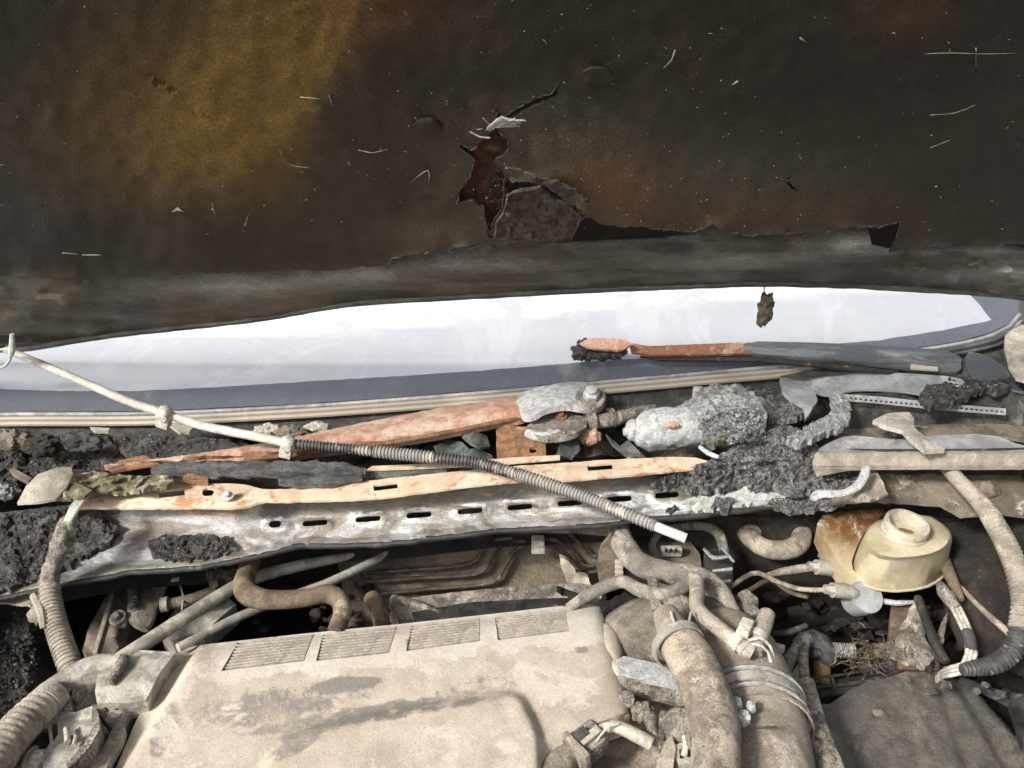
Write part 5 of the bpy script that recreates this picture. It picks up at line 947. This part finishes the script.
mk('white_connector', box(P(776, 647, .865), (.017, .007, .006), axes(Vector((1, -.4, 0))), .001), 'white plastic', None, 'tiny white connector right of the intake duct', 'connector')
mk('pale_wedge', sheet([(786, 681), (798, 664), (800, 684), (794, 690), (784, 688)], zs(.815), s=5, t=.01), 'beige scrap', None, 'pale triangular wedge beside the cables right of the duct', 'wedge')
mk('crumbled_seal', sheet([(556, 585), (570, 590), (592, 600), (612, 600), (625, 592), (640, 602), (636, 620), (622, 636), (608, 618), (604, 606), (584, 604)], zs(.815, .010, .06, 3), s=4, t=.01, jag=2), 'black bay', None, 'crumbled dark seal between engine cover and plenum', 'seal')
mk('rib_stack', join(*[box(P(619, 562 + k * 5, .85), (.010, .006, .004), None, .001) for k in range(4)]), 'dusty cover', None, 'little stack of beige ribs left of the thick heater hose', 'ribs', stain_light=None)

# lower middle: rail, connectors, injector area
rl = thing('fuel_rail', 'pale metal rail emerging from beneath the engine cover to the right', 'rail', P(670, 690, .82))
mk('top', sheet([(616, 660), (624, 656), (660, 664), (700, 674), (716, 690), (716, 698), (680, 686), (640, 678), (620, 674)], zs(.868, .0008), s=6, t=.006), 'bright alloy', rl)
mk('face', sheet([(618, 675), (640, 680), (680, 688), (716, 700), (722, 712), (700, 708), (660, 698), (622, 688)], zs(lambda x, y: .866 - .0012 * max(0, y - 680), .001), s=5, t=.006), 'dusty grey', rl)
mk('bed', sheet([(540, 800), (545, 760), (580, 735), (625, 712), (630, 690), (720, 700), (730, 800)], zs(.815, .008, .03, 5), s=6, t=.02), 'dusty rubber', None, 'dust covered engine top below the rail', 'engine top', ang=70)
cn = thing('injector_connector', 'beige box shaped connector below the right corner of the engine cover', 'connector', P(585, 750, .83))
mk('body', box(P(586, 745, .855), (.034, .026, .020), axes(Vector((.75, .55, .15))), .002), 'dusty grey', cn)
mk('lip', box(P(577, 752, .858), (.006, .032, .024), axes(Vector((.75, .55, .15))), .001), 'dusty rubber', cn)
mk('latch', box(P(590, 736, .868), (.022, .008, .004), axes(Vector((.75, .55, .15))), .001), 'beige scrap', cn)
mk('slot', box(P(581, 735, .868), (.014, .010, .004), axes(Vector((.75, .55, .15))), .001), 'dark sleeve', cn)
mk('boot', tube([(572, 752, .85, 22), (560, 764, .85, 30), (545, 785, .85, 38)], sides=18, rough=.06), 'dusty rubber', cn)
mk('cable_piece', tube([(600, 730, .86, 10), (614, 726, .868, 12), (634, 734, .868, 14), (652, 744, .865, 14)], sides=14), 'beige scrap', None, 'pale round cable piece lying right of the box shaped connector', 'cable')
mk('thin_wire', join(tube([(600, 736, .872), (608, 727, .878), (618, 724, .878)], 2, sides=6), tube([(596, 742, .868), (604, 730, .874), (612, 724, .876)], 1.6, sides=6)), 'white plastic', None, 'thin pale wire looping over the connector', 'wire')
mk('harness_clump', join(tube([(650, 716, .855, 12), (652, 730, .86, 13), (655, 742, .858, 14)], sides=12, rough=.15), tube([(664, 714, .855, 9), (662, 732, .86, 10), (656, 745, .858, 10)], sides=12, rough=.12), plump(642, 712, .855, 22, 20, amp=.3)), 'dusty grey', None, 'dusty knotted harness below the rail', 'harness')
mk('beige_lever', sheet([(650, 790), (658, 760), (666, 740), (672, 736), (676, 748), (672, 775), (668, 800)], zs(.87, .001), s=5, t=.012), 'beige scrap', None, 'flat beige lever standing left of the throttle socket', 'lever')
so_ = thing('sensor_socket', 'round grey sensor in a square socket beside the thick beige hose', 'sensor', P(682, 745, .83))
mk('dome', lathe(P(682, 728, .862), [(.018, -.01), (.018, .006), (.014, .013), (.006, .016)], NUP, 24), 'dusty grey', so_)
mk('socket_frame', sheet([(674, 745), (692, 740), (702, 750), (700, 762), (680, 764), (674, 756)], zs(.868), holes=[[(679, 749), (684, 747), (685, 758), (680, 759)], [(688, 747), (696, 750), (695, 757), (688, 757)]], s=5, t=.014), 'beige scrap', so_)
mk('prong', tube([(684, 736, .88, 4), (686, 748, .878, 6), (684, 756, .875, 7)], sides=8), 'white plastic', so_)
mk('back_plate', sheet([(668, 716), (690, 710), (702, 714), (704, 742), (674, 746)], zs(.852), s=7, t=.006), 'aluminium', so_)

# engine block mass below, so gaps show dark metal and not an empty floor
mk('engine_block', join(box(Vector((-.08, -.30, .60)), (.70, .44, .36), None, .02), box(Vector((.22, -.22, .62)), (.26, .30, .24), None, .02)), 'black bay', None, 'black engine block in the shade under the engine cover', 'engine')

# grime, clods and wires lying deep in the gaps
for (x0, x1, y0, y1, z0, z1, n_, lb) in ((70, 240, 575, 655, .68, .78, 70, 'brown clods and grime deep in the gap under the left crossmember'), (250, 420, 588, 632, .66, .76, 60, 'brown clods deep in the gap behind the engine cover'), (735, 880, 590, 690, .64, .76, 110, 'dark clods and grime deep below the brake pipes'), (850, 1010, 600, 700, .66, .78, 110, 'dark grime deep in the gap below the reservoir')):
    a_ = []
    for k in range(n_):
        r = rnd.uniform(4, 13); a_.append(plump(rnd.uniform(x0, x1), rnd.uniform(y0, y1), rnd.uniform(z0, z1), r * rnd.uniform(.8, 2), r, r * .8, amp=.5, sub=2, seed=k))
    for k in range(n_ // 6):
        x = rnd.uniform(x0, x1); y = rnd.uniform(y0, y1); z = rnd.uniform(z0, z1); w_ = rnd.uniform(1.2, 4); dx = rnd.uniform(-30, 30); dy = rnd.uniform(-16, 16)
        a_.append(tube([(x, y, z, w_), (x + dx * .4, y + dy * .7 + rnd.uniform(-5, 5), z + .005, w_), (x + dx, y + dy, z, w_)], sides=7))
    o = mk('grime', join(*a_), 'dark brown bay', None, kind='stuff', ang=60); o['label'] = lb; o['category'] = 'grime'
